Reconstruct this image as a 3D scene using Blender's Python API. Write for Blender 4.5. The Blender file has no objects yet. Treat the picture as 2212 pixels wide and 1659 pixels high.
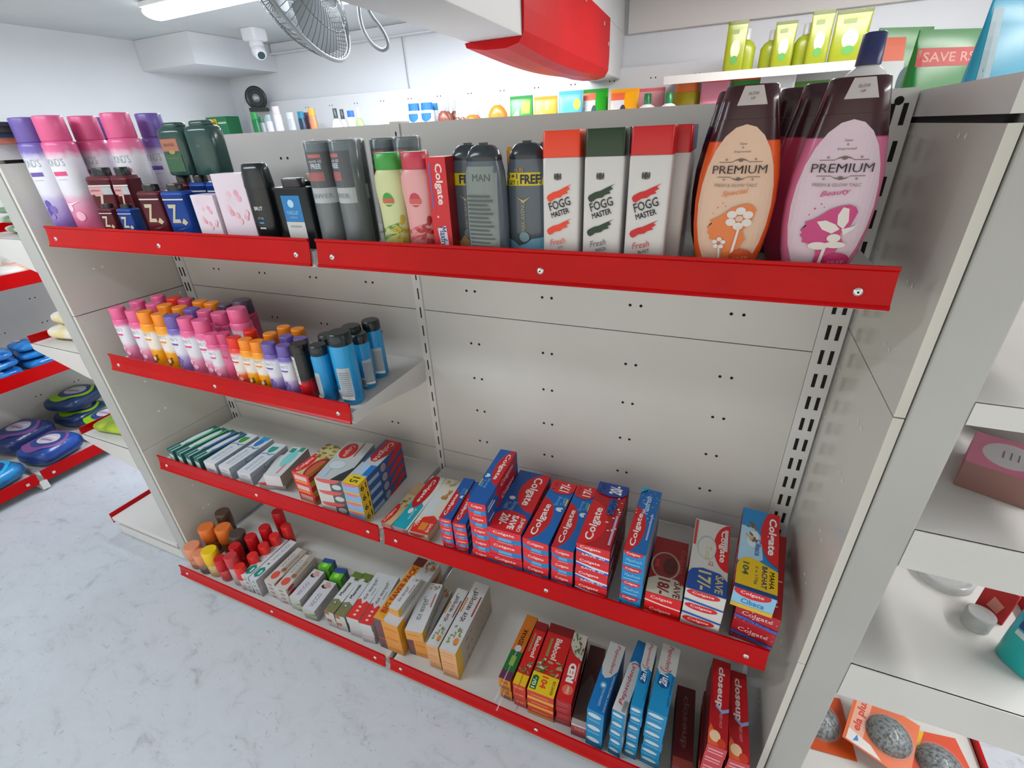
import bpy, math, random
from mathutils import Vector, Matrix, Euler, noise
S = bpy.context.scene
C = S.collection
random.seed(7)
sin, cos, PI = math.sin, math.cos, math.pi
# ------------------------------------------------------------ camera
CAM = Vector((0.69978, -0.97965, 1.47679))
FWD = Vector((-0.36878295, 0.80382436, -0.46676068))
RGT = Vector((0.91735952, 0.39569058, -0.04336444))
UPV = Vector((-0.14983541, 0.44417942, 0.88331987))
FPX = 1023.8
cd = bpy.data.cameras.new('camera')
cd.sensor_width = 36.0
cd.lens = 36.0*FPX/2212.0
cd.clip_start = 0.02
co = bpy.data.objects.new('camera', cd)
C.objects.link(co)
co.matrix_world = Matrix(((RGT.x, UPV.x, -FWD.x, CAM.x), (RGT.y, UPV.y, -FWD.y, CAM.y), (RGT.z, UPV.z, -FWD.z, CAM.z), (0, 0, 0, 1)))
S.camera = co
def A(u, v, axis, val):
    """point of the room seen at photograph pixel u,v on the plane axis = val"""
    d = FWD + RGT*((u-1106)/FPX) - UPV*((v-829.5)/FPX)
    return CAM + d*((val-CAM[axis])/d[axis])
# ------------------------------------------------------------ world, light, exposure
S.view_settings.view_transform = 'Standard'
S.view_settings.look = 'None'
S.view_settings.gamma = 1.0
S.view_settings.use_curve_mapping = False
S.view_settings.exposure = 0.65
W = bpy.data.worlds.new('World'); S.world = W; W.use_nodes = True
W.node_tree.nodes['Background'].inputs[0].default_value = (1.0, 0.965, 0.875, 1)   # added warm ambient fill, coming in like daylight through the open side behind
W.node_tree.nodes['Background'].inputs[1].default_value = 0.84
def area_light(name, loc, rot, sx, sy, power, col=(0.9, 0.95, 1.0)):
    l = bpy.data.lights.new(name, 'AREA'); l.shape = 'RECTANGLE'; l.size = sx; l.size_y = sy
    l.energy = power; l.color = col
    o = bpy.data.objects.new(name, l); C.objects.link(o); o.location = loc; o.rotation_euler = rot
    return o
area_light('tube_light_lamp', (-1.22, 0.74, 1.985), (0, 0, -.02), 1.1, 0.12, 15, (0.84, 0.92, 1.0))
area_light('near_added_fill', (-0.95, -1.05, 1.985), (0, 0, 0.0), 1.2, 0.16, 8, (0.82, 0.92, 1.0))  # unseen lamp added to light the shelf fronts from the upper left
area_light('back_added_fill', (-.50, 1.02, 1.985), (0, 0, 0.0), 0.9, 0.14, 11.5, (0.92, 0.96, 1.0))  # unseen lamp added to brighten the back wall
area_light('far_added_fill', (1.0, 1.0, 1.985), (0, 0, 0.0), 0.9, 0.14, 9, (1.0, 0.97, 0.95))  # added out of view to lift the right part of the back wall
area_light('right_added_fill', (2.15, -.05, 1.985), (0, 0, 0.0), 0.14, 1.3, 13, (1.0, 0.97, 0.93))  # added out of view to brighten the right end shelves
FLOOR = 0.10
CEIL = 2.05
WALLY = 1.83
WALLX = -2.64
# ------------------------------------------------------------ materials
def lin(h):
    h = h.lstrip('#'); c = [int(h[i:i+2], 16)/255 for i in (0, 2, 4)]
    return tuple((x/12.92 if x <= .04045 else ((x+.055)/1.055)**2.4) for x in c)+(1.0,)
MC = {}
def M(h, rough=0.45, metal=0.0, alpha=1.0, emit=0.0, coat=0.0):
    k = (h, rough, metal, alpha, emit, coat)
    if k in MC: return MC[k]
    m = bpy.data.materials.new('paint_'+h.lstrip('#')); m.use_nodes = True
    nt = m.node_tree; b = nt.nodes['Principled BSDF']
    c = lin(h)
    b.inputs['Base Color'].default_value = c
    b.inputs['Roughness'].default_value = rough
    b.inputs['Metallic'].default_value = metal
    b.inputs['Alpha'].default_value = alpha
    if coat: b.inputs['Coat Weight'].default_value = coat; b.inputs['Coat Roughness'].default_value = 0.08
    if emit:
        b.inputs['Emission Color'].default_value = c; b.inputs['Emission Strength'].default_value = emit
    MC[k] = m
    return m
def noisy(name, c1, c2, scale=6.0, rough=0.5, detail=4.0, lo=.35, hi=.65, bump=0.0, rvar=0.0, stretch=(1, 1, 1), metal=0.0, bscale=None):
    m = bpy.data.materials.new(name); m.use_nodes = True; nt = m.node_tree; b = nt.nodes['Principled BSDF']
    tc = nt.nodes.new('ShaderNodeTexCoord'); mp = nt.nodes.new('ShaderNodeMapping'); mp.inputs['Scale'].default_value = stretch
    n = nt.nodes.new('ShaderNodeTexNoise'); n.inputs['Scale'].default_value = scale; n.inputs['Detail'].default_value = detail
    r = nt.nodes.new('ShaderNodeValToRGB'); r.color_ramp.elements[0].position = lo; r.color_ramp.elements[1].position = hi
    r.color_ramp.elements[0].color = lin(c1); r.color_ramp.elements[1].color = lin(c2)
    L = nt.links.new
    L(tc.outputs['Object'], mp.inputs['Vector']); L(mp.outputs['Vector'], n.inputs['Vector']); L(n.outputs['Fac'], r.inputs['Fac']); L(r.outputs['Color'], b.inputs['Base Color'])
    b.inputs['Roughness'].default_value = rough; b.inputs['Metallic'].default_value = metal
    if bump:
        n2 = n
        if bscale:
            n2 = nt.nodes.new('ShaderNodeTexNoise'); n2.inputs['Scale'].default_value = bscale; L(mp.outputs['Vector'], n2.inputs['Vector'])
        bp = nt.nodes.new('ShaderNodeBump'); bp.inputs['Strength'].default_value = bump; bp.inputs['Distance'].default_value = 0.002
        L(n2.outputs['Fac'], bp.inputs['Height']); L(bp.outputs['Normal'], b.inputs['Normal'])
    return m
def rampm(name, stops, rough=0.35, axis='Z', nz=0.0, nscale=60, blob=None):
    """colour bands along the height of a printed bottle; stops = (height, hex)"""
    m = bpy.data.materials.new(name); m.use_nodes = True; nt = m.node_tree; b = nt.nodes['Principled BSDF']; L = nt.links.new
    tc = nt.nodes.new('ShaderNodeTexCoord'); sp = nt.nodes.new('ShaderNodeSeparateXYZ'); L(tc.outputs['Object'], sp.inputs[0])
    H = max(s[0] for s in stops) or 1
    dv = nt.nodes.new('ShaderNodeMath'); dv.operation = 'DIVIDE'; L(sp.outputs[axis], dv.inputs[0]); dv.inputs[1].default_value = H
    src = dv.outputs[0]
    n = nt.nodes.new('ShaderNodeTexNoise'); n.inputs['Scale'].default_value = nscale; L(tc.outputs['Object'], n.inputs['Vector'])
    if nz:
        a = nt.nodes.new('ShaderNodeMath'); a.operation = 'MULTIPLY_ADD'; L(n.outputs['Fac'], a.inputs[0]); a.inputs[1].default_value = nz; L(src, a.inputs[2])
        s2 = nt.nodes.new('ShaderNodeMath'); s2.operation = 'SUBTRACT'; L(a.outputs[0], s2.inputs[0]); s2.inputs[1].default_value = nz*.5; src = s2.outputs[0]
    r = nt.nodes.new('ShaderNodeValToRGB'); cr = r.color_ramp
    while len(cr.elements) > 1: cr.elements.remove(cr.elements[-1])
    cr.elements[0].position = stops[0][0]/H; cr.elements[0].color = lin(stops[0][1])
    for z, h in stops[1:]:
        e = cr.elements.new(min(1, z/H)); e.color = lin(h)
    L(src, r.inputs['Fac']); L(r.outputs['Color'], b.inputs['Base Color'])
    if blob:   # printed petals in a lower zone
        c2, z0, z1 = blob
        mx = nt.nodes.new('ShaderNodeMix'); mx.data_type = 'RGBA'
        n3 = nt.nodes.new('ShaderNodeTexVoronoi'); n3.inputs['Scale'].default_value = 55; L(tc.outputs['Object'], n3.inputs['Vector'])
        t = nt.nodes.new('ShaderNodeMath'); t.operation = 'LESS_THAN'; L(n3.outputs['Distance'], t.inputs[0]); t.inputs[1].default_value = .33
        g = nt.nodes.new('ShaderNodeMath'); g.operation = 'LESS_THAN'; L(sp.outputs[axis], g.inputs[0]); g.inputs[1].default_value = z1
        f = nt.nodes.new('ShaderNodeMath'); f.operation = 'MULTIPLY'; L(t.outputs[0], f.inputs[0]); L(g.outputs[0], f.inputs[1])
        f2 = nt.nodes.new('ShaderNodeMath'); f2.operation = 'MULTIPLY'; L(f.outputs[0], f2.inputs[0]); f2.inputs[1].default_value = .7
        L(f2.outputs[0], mx.inputs['Factor']); L(r.outputs['Color'], mx.inputs['A']); mx.inputs['B'].default_value = lin(c2); L(mx.outputs['Result'], b.inputs['Base Color'])
    b.inputs['Roughness'].default_value = rough
    return m
def glassy(name, h, rough=0.06, alpha=0.35):
    m = bpy.data.materials.new(name); m.use_nodes = True; b = m.node_tree.nodes['Principled BSDF']
    b.inputs['Base Color'].default_value = lin(h); b.inputs['Roughness'].default_value = rough; b.inputs['Alpha'].default_value = alpha
    b.inputs['Specular IOR Level'].default_value = .7
    return m
WHITE = noisy('white_enamel', '#CDCCC8', '#D6D5D2', 3.0, 0.3)
PANEL = noisy('white_panel', '#C6C4BF', '#D0CECA', 2.2, 0.34)
GLOSS = noisy('glossy_panel', '#C9C6BC', '#D2CFC6', 2.0, 0.16)
RED = noisy('red_rail', '#B00003', '#BA0004', 9.0, 0.25)
RED.node_tree.nodes['Principled BSDF'].inputs['Specular IOR Level'].default_value = .18
WALLM = noisy('painted_wall', '#DADDE2', '#E2E4E8', 1.5, 0.7)
CEILM = noisy('painted_ceiling', '#C2C7C8', '#CDD1D2', 1.5, 0.8)
SLOT = M('#151310', 0.9)
GREY = M('#9A9C9B', 0.4)
CHROME = M('#D8D8D8', 0.25, 0.7)
def marble():
    m = bpy.data.materials.new('white_marble_floor'); m.use_nodes = True; nt = m.node_tree; b = nt.nodes['Principled BSDF']; L = nt.links.new
    tc = nt.nodes.new('ShaderNodeTexCoord'); mp = nt.nodes.new('ShaderNodeMapping'); mp.inputs['Scale'].default_value = (1, 1.7, 1); mp.inputs['Rotation'].default_value = (0, 0, .7)
    L(tc.outputs['Object'], mp.inputs['Vector'])
    n = nt.nodes.new('ShaderNodeTexNoise'); n.inputs['Scale'].default_value = 11; n.inputs['Detail'].default_value = 7; n.inputs['Roughness'].default_value = .65; n.inputs['Distortion'].default_value = .9
    L(mp.outputs['Vector'], n.inputs['Vector'])
    r = nt.nodes.new('ShaderNodeValToRGB'); cr = r.color_ramp; cr.elements[0].position = .30; cr.elements[0].color = lin('#A6ABB0'); cr.elements[1].position = .45; cr.elements[1].color = lin('#C2C8D0')
    e = cr.elements.new(.37); e.color = lin('#BAC0C7'); e = cr.elements.new(.8); e.color = lin('#C8CED6')
    L(n.outputs['Fac'], r.inputs['Fac'])
    n2 = nt.nodes.new('ShaderNodeTexNoise'); n2.inputs['Scale'].default_value = 38; n2.inputs['Detail'].default_value = 3; n2.inputs['Distortion'].default_value = 1.5; L(mp.outputs['Vector'], n2.inputs['Vector'])
    r2 = nt.nodes.new('ShaderNodeValToRGB'); r2.color_ramp.elements[0].position = .28; r2.color_ramp.elements[0].color = lin('#A4A9AD'); r2.color_ramp.elements[1].position = .36; r2.color_ramp.elements[1].color = (1, 1, 1, 1)
    L(n2.outputs['Fac'], r2.inputs['Fac'])
    mx = nt.nodes.new('ShaderNodeMix'); mx.data_type = 'RGBA'; mx.blend_type = 'MULTIPLY'; mx.inputs['Factor'].default_value = .38
    L(r.outputs['Color'], mx.inputs['A']); L(r2.outputs['Color'], mx.inputs['B']); L(mx.outputs['Result'], b.inputs['Base Color'])
    b.inputs['Roughness'].default_value = .42
    return m
MARBLE = marble()
# ------------------------------------------------------------ text as flat mesh, cached
TC = {}
def text2d(s, off=0.0, shear=0.0):
    k = (s, off, shear)
    if k in TC: return TC[k]
    bold = off*.45 if (off > 0 and 'M' in s) else 0      # the letter M cannot be offset cleanly: thicken it with shifted copies
    if bold: off = 0
    cu = bpy.data.curves.new('t', 'FONT'); cu.body = s; cu.size = 1; cu.resolution_u = 2; cu.fill_mode = 'FRONT'; cu.offset = off; cu.shear = shear
    ob = bpy.data.objects.new('t', cu)
    me = bpy.data.meshes.new_from_object(ob)
    vs = [(v.co.x, v.co.y) for v in me.vertices]; fs = [tuple(p.vertices) for p in me.polygons]
    bpy.data.objects.remove(ob); bpy.data.curves.remove(cu); bpy.data.meshes.remove(me)
    if bold:
        n = len(vs); base, bf = list(vs), list(fs)
        for dx, dy in ((bold, 0), (-bold, 0), (0, bold), (0, -bold)):
            m_ = len(vs); vs += [(x+dx, y+dy) for x, y in base]; fs += [tuple(m_+i for i in f) for f in bf]
    if not vs: vs = [(0, 0), (1, 0), (1, 1)]; fs = []
    x0 = min(v[0] for v in vs); x1 = max(v[0] for v in vs); y0 = min(v[1] for v in vs); y1 = max(v[1] for v in vs)
    vs = [((x-x0)/max(1e-6, x1-x0), (y-y0)/max(1e-6, y1-y0)) for x, y in vs]
    # faces must all point the same way
    out = []
    for f in fs:
        a = 0
        for i in range(len(f)):
            p, q = vs[f[i]], vs[f[(i+1) % len(f)]]; a += p[0]*q[1]-q[0]*p[1]
        out.append(f if a > 0 else tuple(reversed(f)))
    TC[k] = (vs, out)
    return TC[k]
def clip(poly, x0, y0, x1, y1):
    def cut(p, ins, isc):
        o = []
        for i in range(len(p)):
            a, b = p[i-1], p[i]
            ia, ib = ins(a), ins(b)
            if ia != ib: o.append(isc(a, b))
            if ib: o.append(b)
        return o
    def ix(c): return lambda a, b: (c, a[1]+(b[1]-a[1])*(c-a[0])/(b[0]-a[0]))
    def iy(c): return lambda a, b: (a[0]+(b[0]-a[0])*(c-a[1])/(b[1]-a[1]), c)
    for ins, isc in ((lambda p: p[0] >= x0, ix(x0)), (lambda p: p[0] <= x1, ix(x1)), (lambda p: p[1] >= y0, iy(y0)), (lambda p: p[1] <= y1, iy(y1))):
        poly = cut(poly, ins, isc)
        if len(poly) < 3: return []
    return poly
def ell(cu, cv, ru, rv, n=24, a0=0, a1=2*PI):
    return [(cu+ru*cos(a0+(a1-a0)*i/n), cv+rv*sin(a0+(a1-a0)*i/n)) for i in range(n)]
# ------------------------------------------------------------ mesh builder
class MB:
    def __init__(s): s.v = []; s.f = []; s.m = []; s.mats = []; s.k = 0; s.sm = []
    def mi(s, m):
        if isinstance(m, str): m = M(m)
        if m not in s.mats: s.mats.append(m)
        return s.mats.index(m)
    def face(s, pts, m, sm=False):
        b = len(s.v); s.v += [tuple(p) for p in pts]; s.f.append(tuple(range(b, b+len(pts)))); s.m.append(s.mi(m)); s.sm.append(sm)
    def mesh(s, vs, fs, m, sm=False):
        b = len(s.v); s.v += [tuple(p) for p in vs]; i = s.mi(m)
        for f in fs: s.f.append(tuple(b+j for j in f)); s.m.append(i); s.sm.append(sm)
    def box(s, x0, x1, y0, y1, z0, z1, m, bev=0.0, mats=None):
        """mats: dict of face name to material: top bottom left right front back"""
        P = [(x0, y0, z0), (x1, y0, z0), (x1, y1, z0), (x0, y1, z0), (x0, y0, z1), (x1, y0, z1), (x1, y1, z1), (x0, y1, z1)]
        F = dict(bottom=(0, 3, 2, 1), top=(4, 5, 6, 7), front=(0, 1, 5, 4), right=(1, 2, 6, 5), back=(2, 3, 7, 6), left=(3, 0, 4, 7))
        b = len(s.v); s.v += P
        for n, f in F.items():
            s.f.append(tuple(b+j for j in f)); s.m.append(s.mi((mats or {}).get(n, m))); s.sm.append(False)
        return s
    def obox(s, c, ax, ay, az, m):
        """box with centre c and half axes ax ay az (vectors)"""
        c = Vector(c); ax = Vector(ax); ay = Vector(ay); az = Vector(az)
        P = [c+sx*ax+sy*ay+sz*az for sz in (-1, 1) for sx, sy in ((-1, -1), (1, -1), (1, 1), (-1, 1))]
        s.mesh(P, [(0, 3, 2, 1), (4, 5, 6, 7), (0, 1, 5, 4), (1, 2, 6, 5), (2, 3, 7, 6), (3, 0, 4, 7)], m)
    def prism(s, poly, axis, a, b_, m, sm=False):
        """extrude a 2d polygon along axis (0,1,2) between a and b_"""
        def p3(p, t):
            q = list(p); q.insert(axis, t); return tuple(q)
        n = len(poly)
        v = [p3(p, a) for p in poly]+[p3(p, b_) for p in poly]
        f = [tuple(range(n))[::-1], tuple(range(n, 2*n))]+[(i, (i+1) % n, n+(i+1) % n, n+i) for i in range(n)]
        s.mesh(v, f, m, sm)
    def loft(s, rings, m, cap=True, sm=True):
        """rings: lists of equal length of points"""
        n = len(rings[0]); v = [p for r in rings for p in r]; f = []
        for k in range(len(rings)-1):
            for i in range(n):
                j = (i+1) % n; f.append((k*n+i, k*n+j, (k+1)*n+j, (k+1)*n+i))
        s.mesh(v, f, m, sm)
        if cap:
            s.mesh(rings[0], [tuple(range(n))[::-1]], m); s.mesh(rings[-1], [tuple(range(n))], m)
    def vase(s, prof, m, n=28, ex=2.0, cap=True, c=(0, 0), sm=True):
        """prof: (z, rx, ry[, ex])"""
        rings = []
        for p in prof:
            z, rx, ry = p[:3]; e = p[3] if len(p) > 3 else ex
            r = []
            for i in range(n):
                t = 2*PI*i/n; cx, sy = cos(t), sin(t)
                r.append((c[0]+rx*math.copysign(abs(cx)**(2/e), cx), c[1]+ry*math.copysign(abs(sy)**(2/e), sy), z))
            rings.append(r)
        s.loft(rings, m, cap, sm)
    def tube(s, pts, r, m, n=8, closed=False):
        pts = [Vector(p) for p in pts]; rings = []
        for i, p in enumerate(pts):
            a = pts[i-1] if i > 0 else (pts[-1] if closed else p); b = pts[(i+1) % len(pts)] if (i < len(pts)-1 or closed) else p
            d = (b-a).normalized(); u = d.orthogonal().normalized() if i == 0 else (u-d*u.dot(d)).normalized(); w = d.cross(u)
            rings.append([p+r*(cos(2*PI*k/n)*u+sin(2*PI*k/n)*w) for k in range(n)])
        if closed: rings.append(rings[0])
        s.loft(rings, m, not closed)
    def art(s, fn, du, dv, items, cell=None, step=0.00013):
        """flat print on a surface; fn(u, v, off) -> point; du, dv = size of the field in metres; items in fractions"""
        k = 1
        for it in items:
            off = step*k+0.0001; k += 1
            kind = it[0]
            if kind == 't':
                _, txt, cu, cv, w, h, col = it[:7]; rot = it[7] if len(it) > 7 else 0; o = it[8] if len(it) > 8 else .012; sh = it[9] if len(it) > 9 else 0
                vs, fs = text2d(txt, o, sh)
                wm, hm = w*du, h*dv
                if abs(rot) == 90: wm, hm = w*dv, h*du
                cr, sr = cos(math.radians(rot)), sin(math.radians(rot)); P = []
                for x, y in vs:
                    X, Y = (x-.5)*wm, (y-.5)*hm
                    P.append(fn(cu*du+X*cr-Y*sr, cv*dv+X*sr+Y*cr, off))
                s.mesh(P, fs, col)
                continue
            if kind == 'r': poly = [(it[1], it[2]), (it[3], it[2]), (it[3], it[4]), (it[1], it[4])]; col = it[5]
            elif kind == 'e': poly = ell(*it[1:5]); col = it[5]
            elif kind == 'p': poly = it[1]; col = it[2]
            poly = clip(poly, 0, 0, 1, 1)
            if not poly: continue
            a = sum(poly[i-1][0]*poly[i][1]-poly[i][0]*poly[i-1][1] for i in range(len(poly)))
            if a < 0: poly = poly[::-1]
            poly = [(x*du, y*dv) for x, y in poly]
            if cell:
                x0 = min(p[0] for p in poly); x1 = max(p[0] for p in poly); y0 = min(p[1] for p in poly); y1 = max(p[1] for p in poly)
                nx = max(1, math.ceil((x1-x0)/cell)); ny = max(1, math.ceil((y1-y0)/(cell*1.6)))
                for i in range(nx):
                    for j in range(ny):
                        q = clip(poly, x0+(x1-x0)*i/nx, y0+(y1-y0)*j/ny, x0+(x1-x0)*(i+1)/nx, y0+(y1-y0)*(j+1)/ny)
                        if q: s.face([fn(x, y, off) for x, y in q], col, True)
            else: s.face([fn(x, y, off) for x, y in poly], col)
    def build(s, name, parent=None, bevel=0.0):
        me = bpy.data.meshes.new(name); me.from_pydata(s.v, [], s.f)
        for m in s.mats: me.materials.append(m)
        me.polygons.foreach_set('material_index', s.m); me.polygons.foreach_set('use_smooth', s.sm); me.update()
        o = bpy.data.objects.new(name, me); C.objects.link(o)
        if parent: o.parent = parent
        if bevel:
            b = o.modifiers.new('edge', 'BEVEL'); b.width = bevel; b.segments = 2; b.limit_method = 'ANGLE'; b.angle_limit = math.radians(50)
        return o
def tag(o, label, cat, group=None):
    o['label'] = label; o['category'] = cat
    if group: o['group'] = group
    return o
def thing(name, label, cat, loc=(0, 0, 0), rz=0.0, group=None, rot=None):
    o = bpy.data.objects.new(name, None); C.objects.link(o); o.empty_display_size = .05
    o.location = loc; o.rotation_euler = rot or (0, 0, rz)
    return tag(o, label, cat, group)
def struct(o): o['kind'] = 'structure'; return o
def dup(root, loc, rz=0.0, label=None, group=None, rot=None):
    r = root.copy(); C.objects.link(r); r.location = loc; r.rotation_euler = rot or (0, 0, rz)
    if label: r['label'] = label
    if group: r['group'] = group
    for ch in list(root.children):
        c = ch.copy(); C.objects.link(c); c.parent = r
        for g in list(ch.children):
            d = g.copy(); C.objects.link(d); d.parent = c
    return r
# ------------------------------------------------------------ the room
m = MB(); m.box(-2.9, 2.6, -2.6, 2.1, FLOOR-.1, FLOOR, MARBLE); struct(m.build('floor'))
m = MB(); m.box(-2.9, 2.6, -2.6, 2.1, CEIL, CEIL+.1, CEILM); struct(m.build('ceiling'))
m = MB(); m.box(-2.9, 2.6, WALLY, WALLY+.15, FLOOR, CEIL, WALLM); struct(m.build('wall_back'))
m = MB(); m.box(WALLX-.15, WALLX, -2.6, WALLY, FLOOR, CEIL, WALLM); struct(m.build('wall_left'))
m = MB(); m.box(2.45, 2.6, -2.6, WALLY, FLOOR, CEIL, WALLM); struct(m.build('wall_right'))
# boxed soffit in the corner
m = MB(); m.box(WALLX+.001, -2.17, 1.25, WALLY-.001, 1.90, CEIL-.001, WALLM); struct(m.build('trim_1'))
# moulding under the ceiling along the back wall
m = MB(); m.box(-2.16, .02, WALLY-.03, WALLY-.001, 1.995, CEIL-.001, WALLM); m.box(-2.16, .02, WALLY-.045, WALLY-.001, 1.99, 1.998, WALLM); struct(m.build('trim_2', bevel=.003))
m = MB(); m.box(.12, 2.4, WALLY-.024, WALLY-.001, 1.872, CEIL-.001, M('#D5D0CC', .6)); struct(m.build('trim_3', bevel=.003))
# thin cable down the back wall
m = MB(); m.tube([(-1.17, WALLY-.01, 2.0), (-1.165, WALLY-.01, 1.8), (-1.145, WALLY-.01, 1.45)], .0022, M('#8A9096')); tag(m.build('wall_cable'), 'thin grey cable running straight down the bright back wall', 'cable')
# ceiling beam with a red wrap
def shear(x, y): return x-.042*(y-.3)
def beam_box(mb, x0, x1, y0, y1, z0, z1, mat):
    P = [(shear(x, y), y, z) for z in (z0, z1) for x, y in ((x0, y0), (x1, y0), (x1, y1), (x0, y1))]
    mb.mesh(P, [(0, 3, 2, 1), (4, 5, 6, 7), (0, 1, 5, 4), (1, 2, 6, 5), (2, 3, 7, 6), (3, 0, 4, 7)], mat)
BEAMM = noisy('beam_paint', '#CFCFCE', '#D8D8D8', 2, .5)
m = MB(); beam_box(m, .012, .164, -1.0, WALLY-.001, 1.69, 1.88, BEAMM); beam_box(m, .012, .164, -1.0, WALLY-.001, 1.8805, CEIL-.001, BEAMM)
struct(m.build('trim_4', bevel=.002))
m = MB(); rings = []
prof = [(.166, 1.882), (.170, 1.882), (.172, 1.75), (.170, 1.70), (.155, 1.676), (.12, 1.668), (.06, 1.669), (.008, 1.678), (.004, 1.688), (.009, 1.689), (.164, 1.689), (.166, 1.70)]
N = 12
for i in range(N+1):
    y = .352+(1.436-.352)*i/N
    sag = .014*sin(PI*min(1, i/N*1.15)) if i < N else 0
    rings.append([(shear(x, y), y, z-(sag if z < 1.68 else 0)) for x, z in prof])
REDCLOTH = noisy('red_vinyl', '#BC000C', '#C80210', 5, .5, bump=.25, bscale=14)
REDCLOTH.node_tree.nodes['Principled BSDF'].inputs['Specular IOR Level'].default_value = .2
m.loft(rings, REDCLOTH, True, False)
o = m.build('red_wrap'); tag(o, 'glossy red sleeve wrapped round the white ceiling beam', 'beam cover')
for y, z in ((.98, 1.866), (1.30, 1.845), (1.40, 1.79)):
    sc = MB(); sc.obox((shear(.1735, y), y, z), (.0015, 0, 0), (0, .006, 0), (0, 0, .006), CHROME); sc.build('screw', o)
# ceiling tube lights: the first is in view, the others are added fill
def batten(loc, ln, label, rz=0.0):
    t = thing('tube_light', label, 'light', loc, rz)
    m = MB(); m.box(-ln/2, ln/2, -.06, .06, -.022, -.001, M('#E8E8E8', .4)); m.build('housing', t, .004)
    m = MB(); m.vase([(-ln/2+.01, .024, .058), (ln/2-.01, .024, .058)], M('#F4F8FF', .3, 0, 1, 5.0), 20); o = m.build('diffuser', t)
    o.rotation_euler = (0, PI/2, 0); o.location = (0, 0, -.036)
batten((-1.22, .80, CEIL), 1.12, 'bright fluorescent tube fitting on the ceiling above the left aisle', -.02)
batten((-.95, -1.05, CEIL), 1.2, 'unseen added fluorescent fill fitting on the ceiling over the near aisle')
batten((-.50, 1.05, CEIL), 0.9, 'unseen added fluorescent fill fitting on the ceiling over the far aisle')
batten((1.0, 1.05, CEIL), 0.9, 'unseen added fluorescent fill fitting on the ceiling behind the right end of the gondola')
batten((2.15, -.05, CEIL), 1.3, 'unseen added fluorescent fill fitting on the ceiling over the right aisle', PI/2)
# CCTV camera on the ceiling
p = A(545, 60, 2, CEIL)
t = thing('security_camera', 'white dome security camera hanging from the ceiling by the corner', 'camera', (p.x-.02, p.y+.02, CEIL-.001))
WP = M('#E4E7EC', .35)
m = MB(); m.vase([(0, .052, .052, 5), (-.05, .052, .052, 5), (-.056, .045, .045, 4)], WP, 28); m.build('mount', t)
m = MB(); m.vase([(-.056, .036, .036), (-.075, .038, .038), (-.095, .032, .032)], WP); m.build('collar', t)
m = MB(); m.vase([(-.035, .020, .020), (-.03, .033, .033), (-.005, .038, .038), (.022, .034, .034), (.036, .026, .026), (.037, .021, .021)], WP)
h = m.build('camera_head', t); h.location = (.012, -.006, -.105); h.rotation_euler = (math.radians(125), 0, math.radians(62))
m = MB(); m.vase([(.035, .0205, .0205), (.0385, .0195, .0195)], M('#22414B', .1)); l = m.build('lens', h); l['label'] = 'dark round lens'
# round black speaker
p = A(553, 212, 1, 1.70)
t = thing('speaker', 'round black speaker with silver centre standing in the far corner', 'speaker', p, rot=(math.radians(90), 0, math.radians(25)))
m = MB(); m.vase([(-.05, .034, .034), (-.02, .062, .062), (0, .070, .070), (.008, .068, .068), (.008, .056, .056), (.002, .047, .047)], M('#20282B', .35), 32); m.build('housing', t)
m = MB(); m.vase([(.0, .026, .026), (.008, .022, .022), (.016, .010, .010)], M('#A9B3B8', .3, .5), 24); m.build('cone', t)
m = MB(); m.box(-.05, .05, -.078, -.055, -.03, .03, M('#20282B', .35)); m.build('foot', t)
m = MB(); m.tube([(0, -.065, 0), (.075, -.065, -.16)], .008, M('#20282B', .35)); m.build('wall_bracket', t)
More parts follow.
